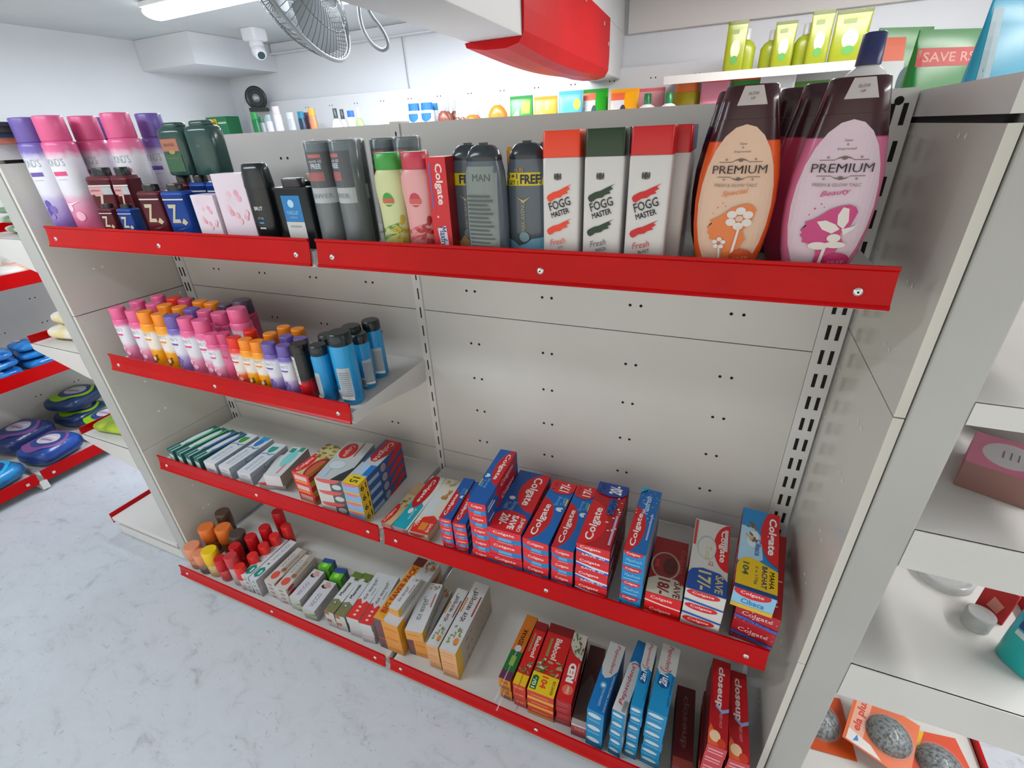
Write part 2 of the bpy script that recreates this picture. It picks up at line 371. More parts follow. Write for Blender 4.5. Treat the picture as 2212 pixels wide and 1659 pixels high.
# wall fan hanging from the beam
def fan():
    hub = Vector((-.585, .43, 1.905))
    t = thing('wall_fan', 'grey caged fan hanging from the ceiling beside the beam', 'fan', hub)
    nrm = Vector((-.86, -.18, -.34)).normalized(); q = nrm.to_track_quat('Z', 'Y'); t.rotation_mode = 'QUATERNION'; t.rotation_quaternion = q
    G = M('#6E7779', .35, .3); R = .215
    def dome(h, sgn, name):
        m = MB()
        for k in range(72):
            a = 2*PI*k/72; pts = []
            for i in range(7):
                r = .045+(R-.045)*i/6; z = sgn*(h*(1-(i/6)**2.6)+.004)
                pts.append((r*cos(a), r*sin(a), z))
            m.tube(pts, .0011, G, 4)
        for rr, hh in ((.045, h+.004), (.10, h*(1-((.10-.045)/.16)**2.6)+.004), (.155, h*(1-((.155-.045)/.16)**2.6)+.004)):
            m.tube([(rr*cos(2*PI*i/32), rr*sin(2*PI*i/32), sgn*hh) for i in range(32)], .0016, G, 5, True)
        m.build(name, t)
    dome(.085, 1, 'front_cage'); dome(.06, -1, 'rear_cage')
    m = MB(); m.tube([(R*cos(2*PI*i/48), R*sin(2*PI*i/48), 0) for i in range(48)], .007, M('#8A9294', .35), 8, True); m.build('cage_rim', t)
    m = MB(); m.vase([(.078, .044, .044), (.094, .04, .04)], M('#7F8789', .3)); m.build('badge', t)
    m = MB(); m.vase([(-.17, .04, .04), (-.16, .05, .05), (-.06, .052, .052), (-.05, .04, .04)], M('#757C7E', .3)); m.build('motor', t)
    for k in range(3):
        m = MB(); vs = []
        for i in range(9):
            r = .03+.155*i/8; wd = .03+.05*sin(PI*min(1, i/8*.9+.08))
            a = 2*PI*k/3+.35*i/8
            for sg in (-1, 1): vs.append(((r*cos(a)-sg*wd*sin(a)), (r*sin(a)+sg*wd*cos(a)), .02+sg*.018))
        up = [(x, y, z+.0012) for x, y, z in vs]; fs = []
        n = len(vs)
        for i in range(8): fs += [(2*i, 2*i+1, 2*i+3, 2*i+2), (n+2*i+2, n+2*i+3, n+2*i+1, n+2*i)]
        m.mesh(vs+up, fs, M('#858D90', .35), True); m.build('blade', t)
    m = MB(); m.vase([(0, .03, .03), (.04, .026, .026)], M('#6E7779', .3)); m.build('hub', t)
    # bracket back up to the ceiling
    inv = q.inverted()
    def loc(w): return inv @ (Vector(w)-hub)
    m = MB(); m.tube([loc(hub-nrm*.12), loc(hub-nrm*.17+Vector((0, 0, .05))), loc((-.30, .50, CEIL-.002))], .012, M('#6E7779', .35), 8); m.build('bracket', t)
fan()
pts = [A(u, v, 1, .75) for u, v in ((775, 12), (778, 40), (787, 70), (805, 96), (825, 108), (837, 102), (836, 86), (822, 60), (805, 38), (796, 22), (790, 8))]
sm = []
for i in range(len(pts)-1):
    for k in range(4):
        t_ = k/4; p0 = pts[max(0, i-1)]; p1 = pts[i]; p2 = pts[i+1]; p3 = pts[min(len(pts)-1, i+2)]
        sm.append(.5*((2*p1)+(p2-p0)*t_+(2*p0-5*p1+4*p2-p3)*t_*t_+(3*p1-p0-3*p2+p3)*t_**3))
sm.append(pts[-1]); sm[0] = Vector((sm[0].x, sm[0].y, CEIL-.002)); sm[-1] = Vector((sm[-1].x, sm[-1].y, CEIL-.002))
m = MB(); m.tube(sm, .0065, M('#80878B', .4), 8); tag(m.build('hanging_cable'), 'grey cable loop dangling from the ceiling beside the fan', 'cable')
# ------------------------------------------------------------ main gondola
gon = thing('shelving_unit', 'white double-sided gondola shelving with red price rails and perforated back', 'shelving unit', (0, 0, FLOOR))
def wz(o): o.location = (0, 0, -FLOOR); return o     # parts are modelled in room coordinates
TOP = 1.507
for side in (-1, 1):
    m = MB()
    a, b = (-.885, -.012) if side < 0 else (.012, .882)
    for z0, z1 in ((.20, .644), (.646, 1.083), (1.085, TOP)): m.box(a, b, .001, .022, z0, z1, PANEL)
    m.box(a-.002, b+.002, .006, .020, .2, TOP-.002, SLOT)
    hx = [.141, .336, .534, .731] if side > 0 else [-.163, -.358, -.556, -.753]
    for z in (.405, .505, .706, .807, .907, 1.007, 1.145, 1.447):
        for x in (hx if z < 1.3 else [h for h in hx if abs(h+.358) < .01]):
            for d in (0, .0225):
                m.mesh([(x+d+.0032*cos(k*PI/5), .0004, z+.0032*sin(k*PI/5)) for k in range(10)], [tuple(range(10))], SLOT)
    wz(m.build('back_panel', gon))
for x, cols in ((-.904, (.006, -.010)), (0, (.002,)), (.904, (-.006, .010))):
    m = MB(); w = .0215 if x else .0115
    m.box(x-w, x+w, -.003, .04, FLOOR, TOP+.004, WHITE)
    z = 1.477
    while z > .25:
        for c in cols:
            s = .0032 if x else .0018
            m.face([(x+c-s, -.0034, z-.0145), (x+c+s, -.0034, z-.0145), (x+c+s, -.0034, z+.0145), (x+c-s, -.0034, z+.0145)], SLOT)
        z -= .05
    if x:
        m.mesh([(x+.006*cos(k*PI/6), -.0034, 1.497+.006*sin(k*PI/6)-.002) for k in range(12)], [tuple(range(12))], SLOT)
    wz(m.build('upright', gon))
def rail(a, b, y, zt, zb, parent, nscr=3, tilt=.008):
    m = MB()
    # outward leaning price rail with rolled lips
    pr = [(y, zt), (y-.004, zt), (y-.0045, zt-.004), (y-.002, zt-.0065), (y-tilt*.5, (zt+zb)/2), (y-tilt, zb+.006), (y-tilt-.003, zb+.003), (y-tilt-.002, zb), (y-tilt+.004, zb), (y-tilt+.003, zb+.006), (y+.001, zt-.006)]
    m.prism(pr, 0, a, b, RED); o = wz(m.build('price_rail', parent))
    for k in range(nscr):
        x = a+.035+(b-a-.07)*k/(nscr-1); zz = zt-(zt-zb)*.62
        s = MB(); s.loft([[(x+r*cos(2*PI*i/12), y-tilt*.62-d, zz+r*sin(2*PI*i/12)) for i in range(12)] for r, d in ((.0055, .0), (.0052, .0018), (.0028, .0026))], CHROME)
        s.mesh([(x+.0015*cos(i*PI/3), y-tilt*.62-.0028, zz+.0015*sin(i*PI/3)) for i in range(6)], [tuple(range(6))[::-1]], SLOT)
        so = s.build('screw', parent); so.location = (0, 0, -FLOOR)
    return o
def shelf(a, b, y0, zs, zlip, zb, depthback=-.004, base=False, nscr=3, name='shelf'):
    m = MB(); t = .004; zs -= .0006
    m.box(a, b, y0+.002, depthback, zs-t, zs, WHITE)
    m.box(a, b, y0+.002, y0+.005, zb-.004, zs-t, WHITE)
    m.box(a, a+.003, y0+.005, depthback, zs-.03, zs-t, WHITE); m.box(b-.003, b, y0+.005, depthback, zs-.03, zs-t, WHITE)
    m.box(a+.003, b-.003, y0+.005, y0+.02, zb-.004, zb-.002, WHITE)
    o = wz(m.build(name, gon))
    return o
SZ = {1: 1.298, 2: .941, 3: .581, 4: .168}
for n, zt, zb, y in ((1, 1.3225, 1.272, -.305), (2, .966, .917, -.300), (3, .606, .555, -.300)):
    for a, b in ((-.889, -.009), (.009, .889)):
        if n == 2 and a > 0: continue
        o = shelf(a, b, y, SZ[n], zt, zb)
        r = rail(a, b, y, zt, zb, gon)
        # side brackets
        for xx in (a+.004, b-.007):
            bm = MB(); bm.prism([(y+.03, SZ[n]-.005), (-.003, SZ[n]-.005), (-.003, SZ[n]-.065), (-.04, SZ[n]-.065), (y+.04, SZ[n]-.025)], 0, xx, xx+.003, WHITE); wz(bm.build('bracket', gon))
for a, b in ((-.889, -.009), (.009, .889)):
    shelf(a, b, -.385, SZ[4], .192, .15, name='base_shelf')
    rail(a, b, -.386, .192, .150, gon)
m = MB(); m.box(-.91, .91, -.378, -.362, FLOOR, .145, M('#A9A79F', .5)); m.box(-.91, .91, .30, .316, FLOOR, .145, M('#A9A79F', .5)); wz(m.build('kick_plate', gon))
# far side of the same gondola (only its top shelf shows)
m = MB(); m.box(-.889, .889, .045, .33, 1.294, 1.298, WHITE); wz(m.build('shelf', gon))
m = MB(); m.box(-.889, .889, .331, .335, 1.25, 1.32, RED); wz(m.build('price_rail', gon))
m = MB(); m.box(-.905, .905, .041, .38, .16, .168, WHITE); wz(m.build('base_shelf', gon))
# ------------------------------------------------------------ end units
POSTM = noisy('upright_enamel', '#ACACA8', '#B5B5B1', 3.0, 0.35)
def endunit(sg):
    side = 'right' if sg > 0 else 'left'; YE = .80 if sg > 0 else .36
    t = thing('end_shelving_unit', 'white end shelving unit closing the %s end of the gondola, with bracketed side shelves' % side, 'shelving unit', (sg*.97, 0, FLOOR))
    def add(m, nm, par=None, bev=0.0):
        o = m.build(nm, t, bev); o.location = (-sg*.97, 0, -FLOOR); return o
    X = lambda a, b: (min(sg*a, sg*b), max(sg*a, sg*b))
    for y0, y1 in ((-.322, -.276), (YE-.04, YE+.006)):
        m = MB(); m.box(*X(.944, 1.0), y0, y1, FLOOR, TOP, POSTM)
        for zc in (1.385, 1.445):
            for yy in (y0+.014, y0+.030):
                m.face([(sg*.9436, yy-.0025, zc-.014), (sg*.9436, yy+.0025, zc-.014), (sg*.9436, yy+.0025, zc+.014), (sg*.9436, yy-.0025, zc+.014)], M('#77797A', .8))
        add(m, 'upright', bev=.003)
    m = MB(); zs = 1.079 if sg < 0 else 1.135
    x0, x1 = X(.930, .942)
    for z0, z1 in ((.15, .62), (.621, zs-.001), (zs+.001, TOP-.042)): m.box(x0, x1, -.318, YE-.042, z0, z1, GLOSS)
    m.box(*X(.928, .944), -.32, YE-.04, TOP-.034, TOP, WHITE)
    m.box(*X(.932, .940), -.3, YE-.05, .15, TOP-.03, SLOT)
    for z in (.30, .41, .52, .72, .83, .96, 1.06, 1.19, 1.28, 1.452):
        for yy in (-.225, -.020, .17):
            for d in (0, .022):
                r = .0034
                m.mesh([(sg*.9296, yy+d+r*cos(k*PI/4), z+r*sin(k*PI/4)) for k in range(8)], [tuple(range(8))], M('#F2F2EE', .5))  # white discs painted on as light coming through the panel holes
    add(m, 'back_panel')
    m = MB(); m.box(*X(.944, 1.38), -.320, -.30, FLOOR+.005, .150, WHITE); m.box(*X(.944, 1.38), YE-.02, YE, FLOOR+.005, .150, WHITE); m.box(*X(1.345, 1.365), -.30, YE-.02, FLOOR+.005, .150, M('#A9A79F', .5)); add(m, 'plinth')
    m = MB(); m.box(*X(1.0, 1.395), -.325, YE+.005, .168, .186, WHITE); add(m, 'base_shelf', bev=.002)
    m = MB(); m.box(*X(1.396, 1.402), -.325, YE+.005, .158, .202, RED); add(m, 'price_rail')
    zl = ((.967, .07), (.662, .085), (1.171, .03), (1.385, .07)) if sg > 0 else ((.957, .085), (.613, .085), (1.285, .085), )
    for zz, hh in zl:
        dep = 1.30 if sg > 0 else 1.265
        m = MB(); m.box(*X(1.0, dep), -.320, YE, zz-.005, zz, WHITE)
        add(m, 'shelf')
        for y0 in (-.322, YE-.003):
            m = MB(); pl = [(sg*1.0, zz), (sg*dep, zz), (sg*dep, zz-(.02 if sg < 0 else hh)), (sg*1.0, zz-hh)]
            m.prism(pl if sg < 0 else pl, 1, y0, y0+.004, WHITE); add(m, 'bracket')
        m = MB(); m.box(*X(dep, dep+.005), -.32, YE, zz-.02, zz+.025, RED); add(m, 'price_rail')
    return t
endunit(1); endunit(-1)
# ------------------------------------------------------------ wall shelving, left wall and back wall
t = thing('wall_shelving_unit', 'white wall shelving along the left wall with red price rails', 'shelving unit', (-2.5, -.3, FLOOR))
def addl(m, nm, bev=0.0):
    o = m.build(nm, t, bev); o.location = (2.5, .3, -FLOOR); return o
m = MB(); m.box(WALLX+.06, WALLX+.08, -2.0, 1.2, .15, 1.585, PANEL)
for z in (.345, .46, .70, .83, .95, 1.2):
    for y in (-.9, -.7, -.5, -.16, .02, .2, .5, .7):
        for d in (0, .022): m.mesh([(WALLX+.0804, y+d+.0035*cos(k*PI/4), z+.0035*sin(k*PI/4)) for k in range(8)], [tuple(range(8))], SLOT)
addl(m, 'back_panel')
for y in (-1.18, -.275, .63): 
    m = MB(); m.box(WALLX+.04, WALLX+.088, y-.015, y+.015, FLOOR, 1.59, WHITE); m.box(WALLX+.088, -2.03, y-.014, y+.014, FLOOR+.01, .15, WHITE); addl(m, 'upright')
for a, b in ((-1.17, -.285), (-.265, .62), (.64, 1.2)):
    m = MB(); m.box(WALLX+.09, -2.045, a, b, .155, .168, WHITE); addl(m, 'base_shelf')
    m = MB(); m.box(-2.045, -2.036, a, b, .142, .196, RED)
    for yy in (a+.04, b-.04): m.obox((-2.035, yy, .165), (.001, 0, 0), (0, .006, 0), (0, 0, .006), CHROME)
    addl(m, 'price_rail')
    for zz in (.585, 1.00):
        m = MB(); m.box(WALLX+.09, -2.155, a, b, zz-.005, zz, WHITE); addl(m, 'shelf')
        m = MB(); m.box(-2.155, -2.146, a, b, zz-.03, zz+.03, RED); addl(m, 'price_rail')
t2 = thing('wall_shelving_unit', 'white wall shelving against the back wall behind the gondola', 'shelving unit', (0, 1.75, FLOOR))
def addb(m, nm):
    o = m.build(nm, t2); o.location = (0, -1.75, -FLOOR); return o
m = MB(); m.box(-2.5, 2.2, 1.78, 1.80, .15, 1.735, M('#DCDDE0', .5))
for x in [-1.95+.2*k for k in range(20)]:
    for d in (0, .022): m.mesh([(x+d+.0035*cos(k*PI/4), 1.7796, 1.685+.0035*sin(k*PI/4)) for k in range(8)], [tuple(range(8))[::1]], SLOT)
addb(m, 'back_panel')
m = MB(); m.box(-2.5, 2.2, 1.42, 1.775, 1.445, 1.45, WHITE); addb(m, 'shelf')
m = MB(); m.box(-2.1, 2.2, 1.35, 1.775, .16, .168, WHITE); addb(m, 'base_shelf')
m = MB(); m.box(.36, 2.2, 1.44, 1.775, 1.655, 1.66, M('#BDBAB6', .5)); m.box(.36, 2.2, 1.436, 1.44, 1.630, 1.66, M('#BDBAB6', .5)); addb(m, 'shelf')
# ------------------------------------------------------------ printed cartons
CR, CB = '#D00D18', '#0C5CAE'
def colg(base, extra=(), patch=None, ec=CR, word='Colgate', wc='#F2EDEA'):
    """red oval with white script on a coloured field"""
    L = [('r', 0, 0, 1, 1, base), ('e', .33, 1.02, .345, .70, ec), ('t', word, .325, .68, .50, .33, wc, 0, .02)]
    L += list(extra)
    if patch: L += patch
    return L
def p_save(c, top, num, tc='#F4F0EC', c2=None):
    return [('p', [(1, 0), (1, 1), (.86, 1), (.80, .86), (.775, .5), (.80, .14), (.86, 0)], c), ('t', top, .835, .52, .035 if 0 else .045, .8, tc, 0, .01) if 0 else ('t', top, .90, .80, .16, .20, tc), ('t', num, .90, .38, .15, .42, c2 or tc, 0, .03)]
STR = [('t', 'Strong', .66, .42, .16, .19, '#7DC4EA', 0, .005), ('t', 'Teeth', .67, .20, .13, .17, '#7DC4EA', 0, .005), ('e', .53, .26, .028, .10, '#DDEBF5'), ('e', .51, .20, .016, .09, '#DDEBF5'), ('e', .55, .17, .014, .08, '#DDEBF5'), ('r', .60, .04, .72, .10, '#D9C85A')]
def end_strong(): return [('r', 0, 0, 1, 1, '#DF3038'), ('p', [(0, .62), (.15, .50), (.4, .42), (.7, .42), (1, .52), (1, .20), (.7, .12), (.4, .14), (.15, .26), (0, .45)], '#1482C4'), ('r', .33, .20, .72, .40, '#56AEDC'), ('t', 'Colgate', .5, .72, .62, .24, '#F4E9E6'), ('r', .3, .05, .75, .09, '#F0B7B7')]
def side_colg(base, ec='#B5101B'): return [('r', 0, 0, 1, 1, base), ('e', .62, .5, .34, .62, ec), ('t', 'Colgate', .64, .52, .40, .5, '#E9C9C9'), ('r', .05, .15, .25, .3, '#C9DCEC'), ('r', .05, .45, .20, .55, '#C9DCEC')]
def stars(n, seed, col, u0=0, u1=1, v0=0, v1=1, r=.012, asp=3.5):
    R = random.Random(seed); return [('e', R.uniform(u0, u1), R.uniform(v0, v1), r*R.uniform(.4, 1.3), r*asp*R.uniform(.4, 1.3), col, ) for _ in range(n)]
def leaves(n, seed, cols, u0, u1, v0, v1, r=.03, asp=3.0):
    R = random.Random(seed); o = []
    for _ in range(n):
        cu, cv = R.uniform(u0, u1), R.uniform(v0, v1); a = R.uniform(0, PI); rr = r*R.uniform(.6, 1.3)
        o.append(('p', [(cu+rr*cos(t)*cos(a)-rr*.45*sin(t)*sin(a), cv+asp*(rr*cos(t)*sin(a)+rr*.45*sin(t)*cos(a))) for t in [2*PI*k/8 for k in range(8)]], R.choice(cols)))
    return o
TY = {}
TY['strong'] = dict(top=colg(CB, STR), end=end_strong(), side=side_colg('#14549C'), base='#B31620')
TY['strong17'] = dict(top=colg('#0B68B8', STR, p_save('#DE1F26', 'MEGA SAVE', '17/-')), end=end_strong(), side=side_colg('#14549C'), base='#B31620')
TY['strong20'] = dict(top=colg('#0A509E', [('t', 'Strong', .62, .40, .15, .17, '#7FA9CF'), ('t', 'Teeth', .63, .22, .12, .15, '#7FA9CF'), ('e', .50, .25, .03, .09, '#D9DEE0')],
    [('p', [(1, .06), (1, 1), (.80, 1), (.725, .86), (.70, .5), (.725, .2), (.80, .06)], '#D8101B'), ('t', 'JUMBO', .87, .86, .20, .15, '#F4ECEA', 0, .03), ('t', 'SAVE', .86, .64, .21, .19, '#F4ECEA', 0, .04), ('t', '20/-', .845, .36, .17, .26, '#F4ECEA', 0, .03)]), end=end_strong(), side=side_colg('#14549C'), base='#B31620')
TY['maxred'] = dict(top=colg('#B20F1C', stars(16, 3, '#F0E4E2', .1, .8, .04, .42)+[('r', .50, .22, .75, .46, '#1B4FA0'), ('t', 'Maxfresh', .625, .34, .24, .20, '#F1F1F6', 0, .01, .2), ('r', .06, .05, .5, .12, '#C9A6C9')], p_save('#123F93', 'MEGA SAVE', '20/-'), '#D8121D'),
    end=[('r', 0, 0, 1, 1, '#D9262E'), ('t', 'Colgate', .42, .78, .62, .24, '#F4E9E6'), ('p', [(0, .58), (.5, .36), (1, .30), (1, .42), (.5, .52), (.2, .60), (0, .66)], '#DDDDE4'), ('p', [(0, .42), (1, .12), (1, .28), (.5, .36), (0, .56)], '#2A5EC0'), ('t', 'SAVE 20', .52, .28, .7, .16, '#E6E6F2')], side=side_colg('#7E0F18', '#A0141E')+[('r', .05, .3, .5, .45, '#C58C9A')], base='#8E1018')
TY['maxblue'] = dict(top=colg('#0F66AE', [('t', 'Maxfresh', .73, .55, .30, .30, '#DCEBF6', 0, .01, .2), ('r', .2, .12, .60, .20, '#A8B4E0')]+stars(22, 5, '#BFE3F2', .45, 1, 0, 1, .007, 4)+[('p', [(.9, 1), (1, 1), (1, .6)], '#25A5BD')]),
    end=[('r', 0, 0, 1, 1, '#1A86C8'), ('e', .45, .98, .46, .32, '#D3222B'), ('t', 'Colgate', .45, .85, .62, .18, '#F4E9E6'), ('t', 'Maxfresh', .5, .45, .72, .2, '#9CD0EC', 0, 0, .2), ('r', .1, .15, .8, .22, '#7FC3E6')], side=[('r', 0, 0, 1, 1, '#7FA4B8'), ('r', 0, 0, 1, .2, '#B0141E')], base='#1C6FA8')
TY['visred'] = dict(top=[('r', 0, 0, 1, 1, '#A00F18'), ('t', 'Colgate', .36, .86, .42, .17, '#B9504E'), ('e', .50, .42, .24, .42, '#B9A596'), ('e', .50, .42, .215, .37, '#8F2226'), ('e', .50, .55, .15, .2, '#5E1216'), ('r', .42, .12, .56, .24, '#C9302F'), ('p', [(1, 0), (1, 1), (.78, 1), (.70, .8), (.70, .25), (.78, 0)], '#C9C7B5'), ('t', 'SAVE', .86, .83, .25, .20, '#701A1E', 0, .02), ('t', '18/-', .86, .45, .25, .34, '#8E1720', 0, .03)],
    end=[('r', 0, 0, 1, 1, '#D91B22'), ('t', 'Colgate', .45, .66, .6, .3, '#F2D2CC'), ('p', [(0, .3), (.5, .16), (1, .1), (1, .2), (.5, .26), (0, .42)], '#E8DCD8')], side=side_colg('#8C1018', '#A01019'), base='#8C1018')
TY['total'] = dict(top=[('r', 0, 0, 1, 1, '#CBCAC6'), ('e', .34, 1.0, .34, .42, CR), ('t', 'Colgate', .33, .82, .46, .22, '#F2E4E2', 0, .02), ('e', .40, .40, .17, .26, '#9FB3AC'), ('e', .41, .41, .155, .24, '#CBCAC6'), ('t', 'Total', .48, .45, .2, .16, '#C3B98A'), ('t', '12', .62, .55, .05, .12, '#C2383C'), ('r', .08, .86, .40, .95, '#CBCAC6'), ('r', .02, .02, .40, .09, '#C2383C'),
    ('p', [(1, 0), (1, 1), (.80, 1), (.72, .8), (.70, .35), (.74, .08), (.80, 0)], '#14489A'), ('t', 'SAVE', .86, .80, .22, .2, '#C9B874', 0, .02), ('t', '17/-', .86, .42, .24, .34, '#C9B874', 0, .03)],
    end=[('r', 0, 0, 1, 1, '#D0CFCB'), ('e', .45, .82, .42, .26, '#CE1C24'), ('t', 'Colgate', .45, .80, .55, .22, '#F2D9D6'), ('p', [(0, .30), (1, .12), (1, 0), (0, .14)], '#1C50A6')], side=[('r', 0, 0, 1, 1, '#B9B8B6'), ('e', .6, .5, .3, .5, '#A82025')], base='#C9C8C4')
TY['cibaca'] = dict(top=[('r', 0, 0, 1, 1, '#1C83C4'), ('p', [(.25, 0), (.25, .35), (.35, .55), (.62, .62), (.7, .4), (.7, 0)], '#A9D0E6'), ('e', .40, .34, .10, .16, '#D9E4EA')]+leaves(9, 4, ['#7A5A3A', '#8C6A48', '#C9A98A'], .2, .42, .15, .4, .03)+[('e', .30, 1.02, .37, .50, '#D01520'), ('t', 'Colgate', .31, .80, .48, .26, '#F3ECEB', 0, .03), ('t', 'Cibaca', .50, .48, .20, .14, '#1C5CA8'),
    ('p', [(1, 0), (1, 1), (.72, 1), (.66, .55), (.64, .3), (.68, .08), (.76, 0)], '#E6BC10'), ('r', .965, 0, 1, 1, '#1B3F7F'), ('t', 'MAHA', .83, .86, .18, .12, '#1B2E5E', 0, .02), ('t', 'BACHAT', .82, .68, .24, .13, '#1B2E5E', 0, .02), ('t', '2 x 175g', .82, .48, .2, .08, '#4F6A4A'), ('t', '104', .78, .22, .14, .16, '#2F5E4E', 0, .02)],
    end=[('r', 0, 0, 1, 1, '#8EC4E2'), ('e', .45, .9, .44, .30, '#D01B24'), ('t', 'Colgate', .45, .84, .55, .2, '#F2D9D6'), ('t', 'Cibaca', .5, .42, .55, .26, '#2C79B8'), ('r', 0, 0, 1, .2, '#E0B83A')], side=side_colg('#8E1620'), base='#2C79B8')
TY['family'] = dict(top=colg('#C5101C', stars(10, 8, '#F0E4E2', .1, .9, .04, .4)), end=[('r', 0, 0, 1, 1, '#B71C28')]+stars(8, 2, '#E9C7CB', 0, 1, .2, .95, .02, 1.6)+[('t', 'Colgate', .5, .66, .7, .30, '#E8B9BD'), ('p', [(0, .34), (1, .10), (1, .26), (0, .50)], '#3A66C8'), ('t', 'FAMILY PACK', .5, .30, .8, .10, '#C9D2F0')], side=[('r', 0, 0, 1, 1, '#A3121D'), ('r', 0, 0, .14, .3, '#1C3F92')]+stars(8, 6, '#E9C7CB', .3, 1, 0, 1), base='#A3121D')
TY['salt'] = dict(top=[('r', 0, 0, 1, 1, '#D9DDD8'), ('p', [(0, .1), (.42, .1), (.50, .45), (.60, 1), (0, 1)][::-1], '#14A0B4'), ('e', .70, .64, .34, .42, '#C4101A'), ('t', 'Colgate', .70, .64, .46, .30, '#F0E2DF', 180, .02)] + [('e', .30, .62, .05, .14, '#E7E3DC'), ('t', 'Active', .26, .38, .2, .14, '#BDE6EA', 180)], end=[('r', 0, 0, 1, 1, '#D4989A'), ('r', .1, .4, .7, .9, '#E9D8D6')], side=[('r', 0, 0, 1, 1, '#C2BDB0')], base='#D5D0C8')
TY['herbal20'] = dict(top=[('r', 0, 0, 1, 1, '#DEDACB'), ('r', .3, .45, .72, 1, '#D6DCDF')]+leaves(14, 9, ['#C98A2C', '#8E9A2E', '#B8742A', '#D9C08A'], .60, .80, .25, .6, .03)+leaves(8, 19, ['#D9C08A', '#A5A84A'], .85, .97, .3, .8, .03)+[('p', [(0, 0), (0, .9), (.12, .95), (.25, .7), (.30, .3), (.24, 0)], '#DB2B20'), ('r', .05, .28, .17, .62, '#E3892C'), ('t', '20/-', .15, .82, .14, .18, '#F3E7DC', 180, .02), ('t', 'SAVE', .1, .14, .14, .14, '#F3E7DC', 180, .02)], end=[('r', 0, 0, 1, 1, '#DDD6AC'), ('e', .45, 1, .4, .5, '#D96158')], side=[('r', 0, 0, 1, 1, '#D6CFA8')], base='#D9D2A8')
TY['herbal_flat'] = dict(top=[('r', 0, 0, 1, 1, '#C9B487'), ('e', .2, .9, .24, .45, '#CF2A22'), ('t', 'Colgate', .18, .80, .30, .26, '#F0D9D0')]+leaves(10, 12, ['#6F6A22', '#A8862E', '#8A6A2A'], .42, .6, .2, .8)+[('r', .7, 0, 1, 1, '#B79A72')], end=[('r', 0, 0, 1, 1, '#C98A80')], side=[('r', 0, 0, 1, 1, '#B9A880')], base='#C4AE84')
TY['swarna'] = dict(top=[('r', 0, 0, 1, 1, '#C9BD7E'), ('e', .30, .98, .34, .45, '#D7202A'), ('t', 'Colgate', .29, .82, .44, .24, '#F4DEDA', 0, .01), ('e', .28, .10, .32, .40, '#A6161B'), ('e', .26, .12, .26, .26, '#C05A3A')]+leaves(26, 3, ['#7E5A3C', '#6A5A2A', '#5E6A22', '#8E6A5A', '#C7B45E'], .55, 1.0, .1, .95, .04), end=[('r', 0, 0, 1, 1, '#DB3B3A'), ('r', .1, .3, .85, .75, '#D9B4B4'), ('r', .1, .05, .85, .22, '#DDA33A')], side=[('r', 0, 0, 1, 1, '#B9902C'), ('r', 0, .3, .5, .8, '#B0261E')], base='#CF3A36')
TY['totalold'] = dict(top=[('r', 0, 0, 1, 1, '#BFC3C4'), ('e', .74, .66, .21, .28, '#C2201F'), ('t', 'Colgate', .74, .66, .32, .22, '#E9B8B4', 180, .01), ('e', .36, .62, .11, .30, '#A9C6BC'), ('e', .36, .62, .10, .27, '#C9D5DA'), ('p', [(0, 0), (0, .45), (.14, .30), (.34, 0)], '#2E3234'), ('r', .05, .7, .25, .85, '#AFC6E6'), ('r', .6, .30, .98, .34, '#B9403C')], end=[('r', 0, 0, .5, 1, '#C4C3C2'), ('r', .5, 0, 1, 1, '#53595A'), ('e', .45, .96, .40, .30, '#CF5A58'), ('e', .72, .4, .16, .22, '#C3C7C6')], side=[('r', 0, 0, 1, 1, '#9EA3A5')], base='#B9BBBB')
TY['cib15'] = dict(top=[('r', 0, 0, 1, 1, '#B9BFC2'), ('p', [(1, .0), (1, 1), (.62, 1), (.5, .6), (.5, .35), (.7, 0)], '#B7141C'), ('r', .45, .86, 1, 1, '#1A5E9C'), ('t', 'Colgate', .74, .46, .44, .42, '#EBC9C6', 180, .01), ('r', .20, 0, .42, .35, '#1B72C0'), ('r', .20, .35, .42, .8, '#A9C6E0'), ('p', [(0, 0), (0, .95), (.16, .95), (.2, .5), (.16, 0)], '#E6C61A'), ('t', '15', .09, .45, .11, .45, '#2A4A2E', 180, .02)],
    end=[('r', 0, 0, 1, 1, '#7FA9D2'), ('e', .45, .98, .5, .30, '#D4757C'), ('r', 0, 0, 1, .16, '#C9B24E')], side=[('r', 0, 0, 1, 1, '#1F4E86'), ('r', 0, 0, .17, 1, '#D9AF1E'), ('t', '61', .085, .5, .12, .6, '#2A2A16', 0, .02), ('r', .18, .1, .42, .5, '#8FA3BC'), ('p', [(.55, 0), (.72, 0), (1, .55), (1, .95), (.85, 1)], '#B31822'), ('e', .52, .45, .06, .4, '#8C8890')], base='#1F5E9C')
def sens(c1, c2, txt='SENSODYNE'): return dict(top=[('r', 0, 0, 1, 1, '#D5D8DE'), ('t', txt, .32, .62, .46, .22, '#8494B4', 0), ('r', .1, .25, .5, .32, '#A9B5CC'), ('p', [(.60, .95), (.64, .6), (.60, .35), (.66, .05), (.69, .05), (.64, .38), (.67, .62), (.63, .95)], '#5C8CB8'), ('e', .83, .55, .15, .26, c1), ('p', [(.9, .2), (1, .2), (1, .9), (.88, .85)], c2)], end=[('r', 0, 0, 1, 1, '#D0D2D8'), ('r', .25, .35, .75, .5, '#8FA5B8')], side=[('r', 0, 0, 1, 1, '#AAB2BE'), ('e', .42, .5, .09, .34, '#5E90AE'), ('e', .43, .5, .075, .26, '#B4C2CC'), ('r', .52, .3, .7, .6, '#8FA9C0')], base='#CBCED4')
TY['sensA'] = sens('#3F9A3A', '#D5D8DE'); TY['sensB'] = sens('#2A78C4', '#2A9ACB'); TY['sensC'] = sens('#1F9E84', '#D5D8DE')
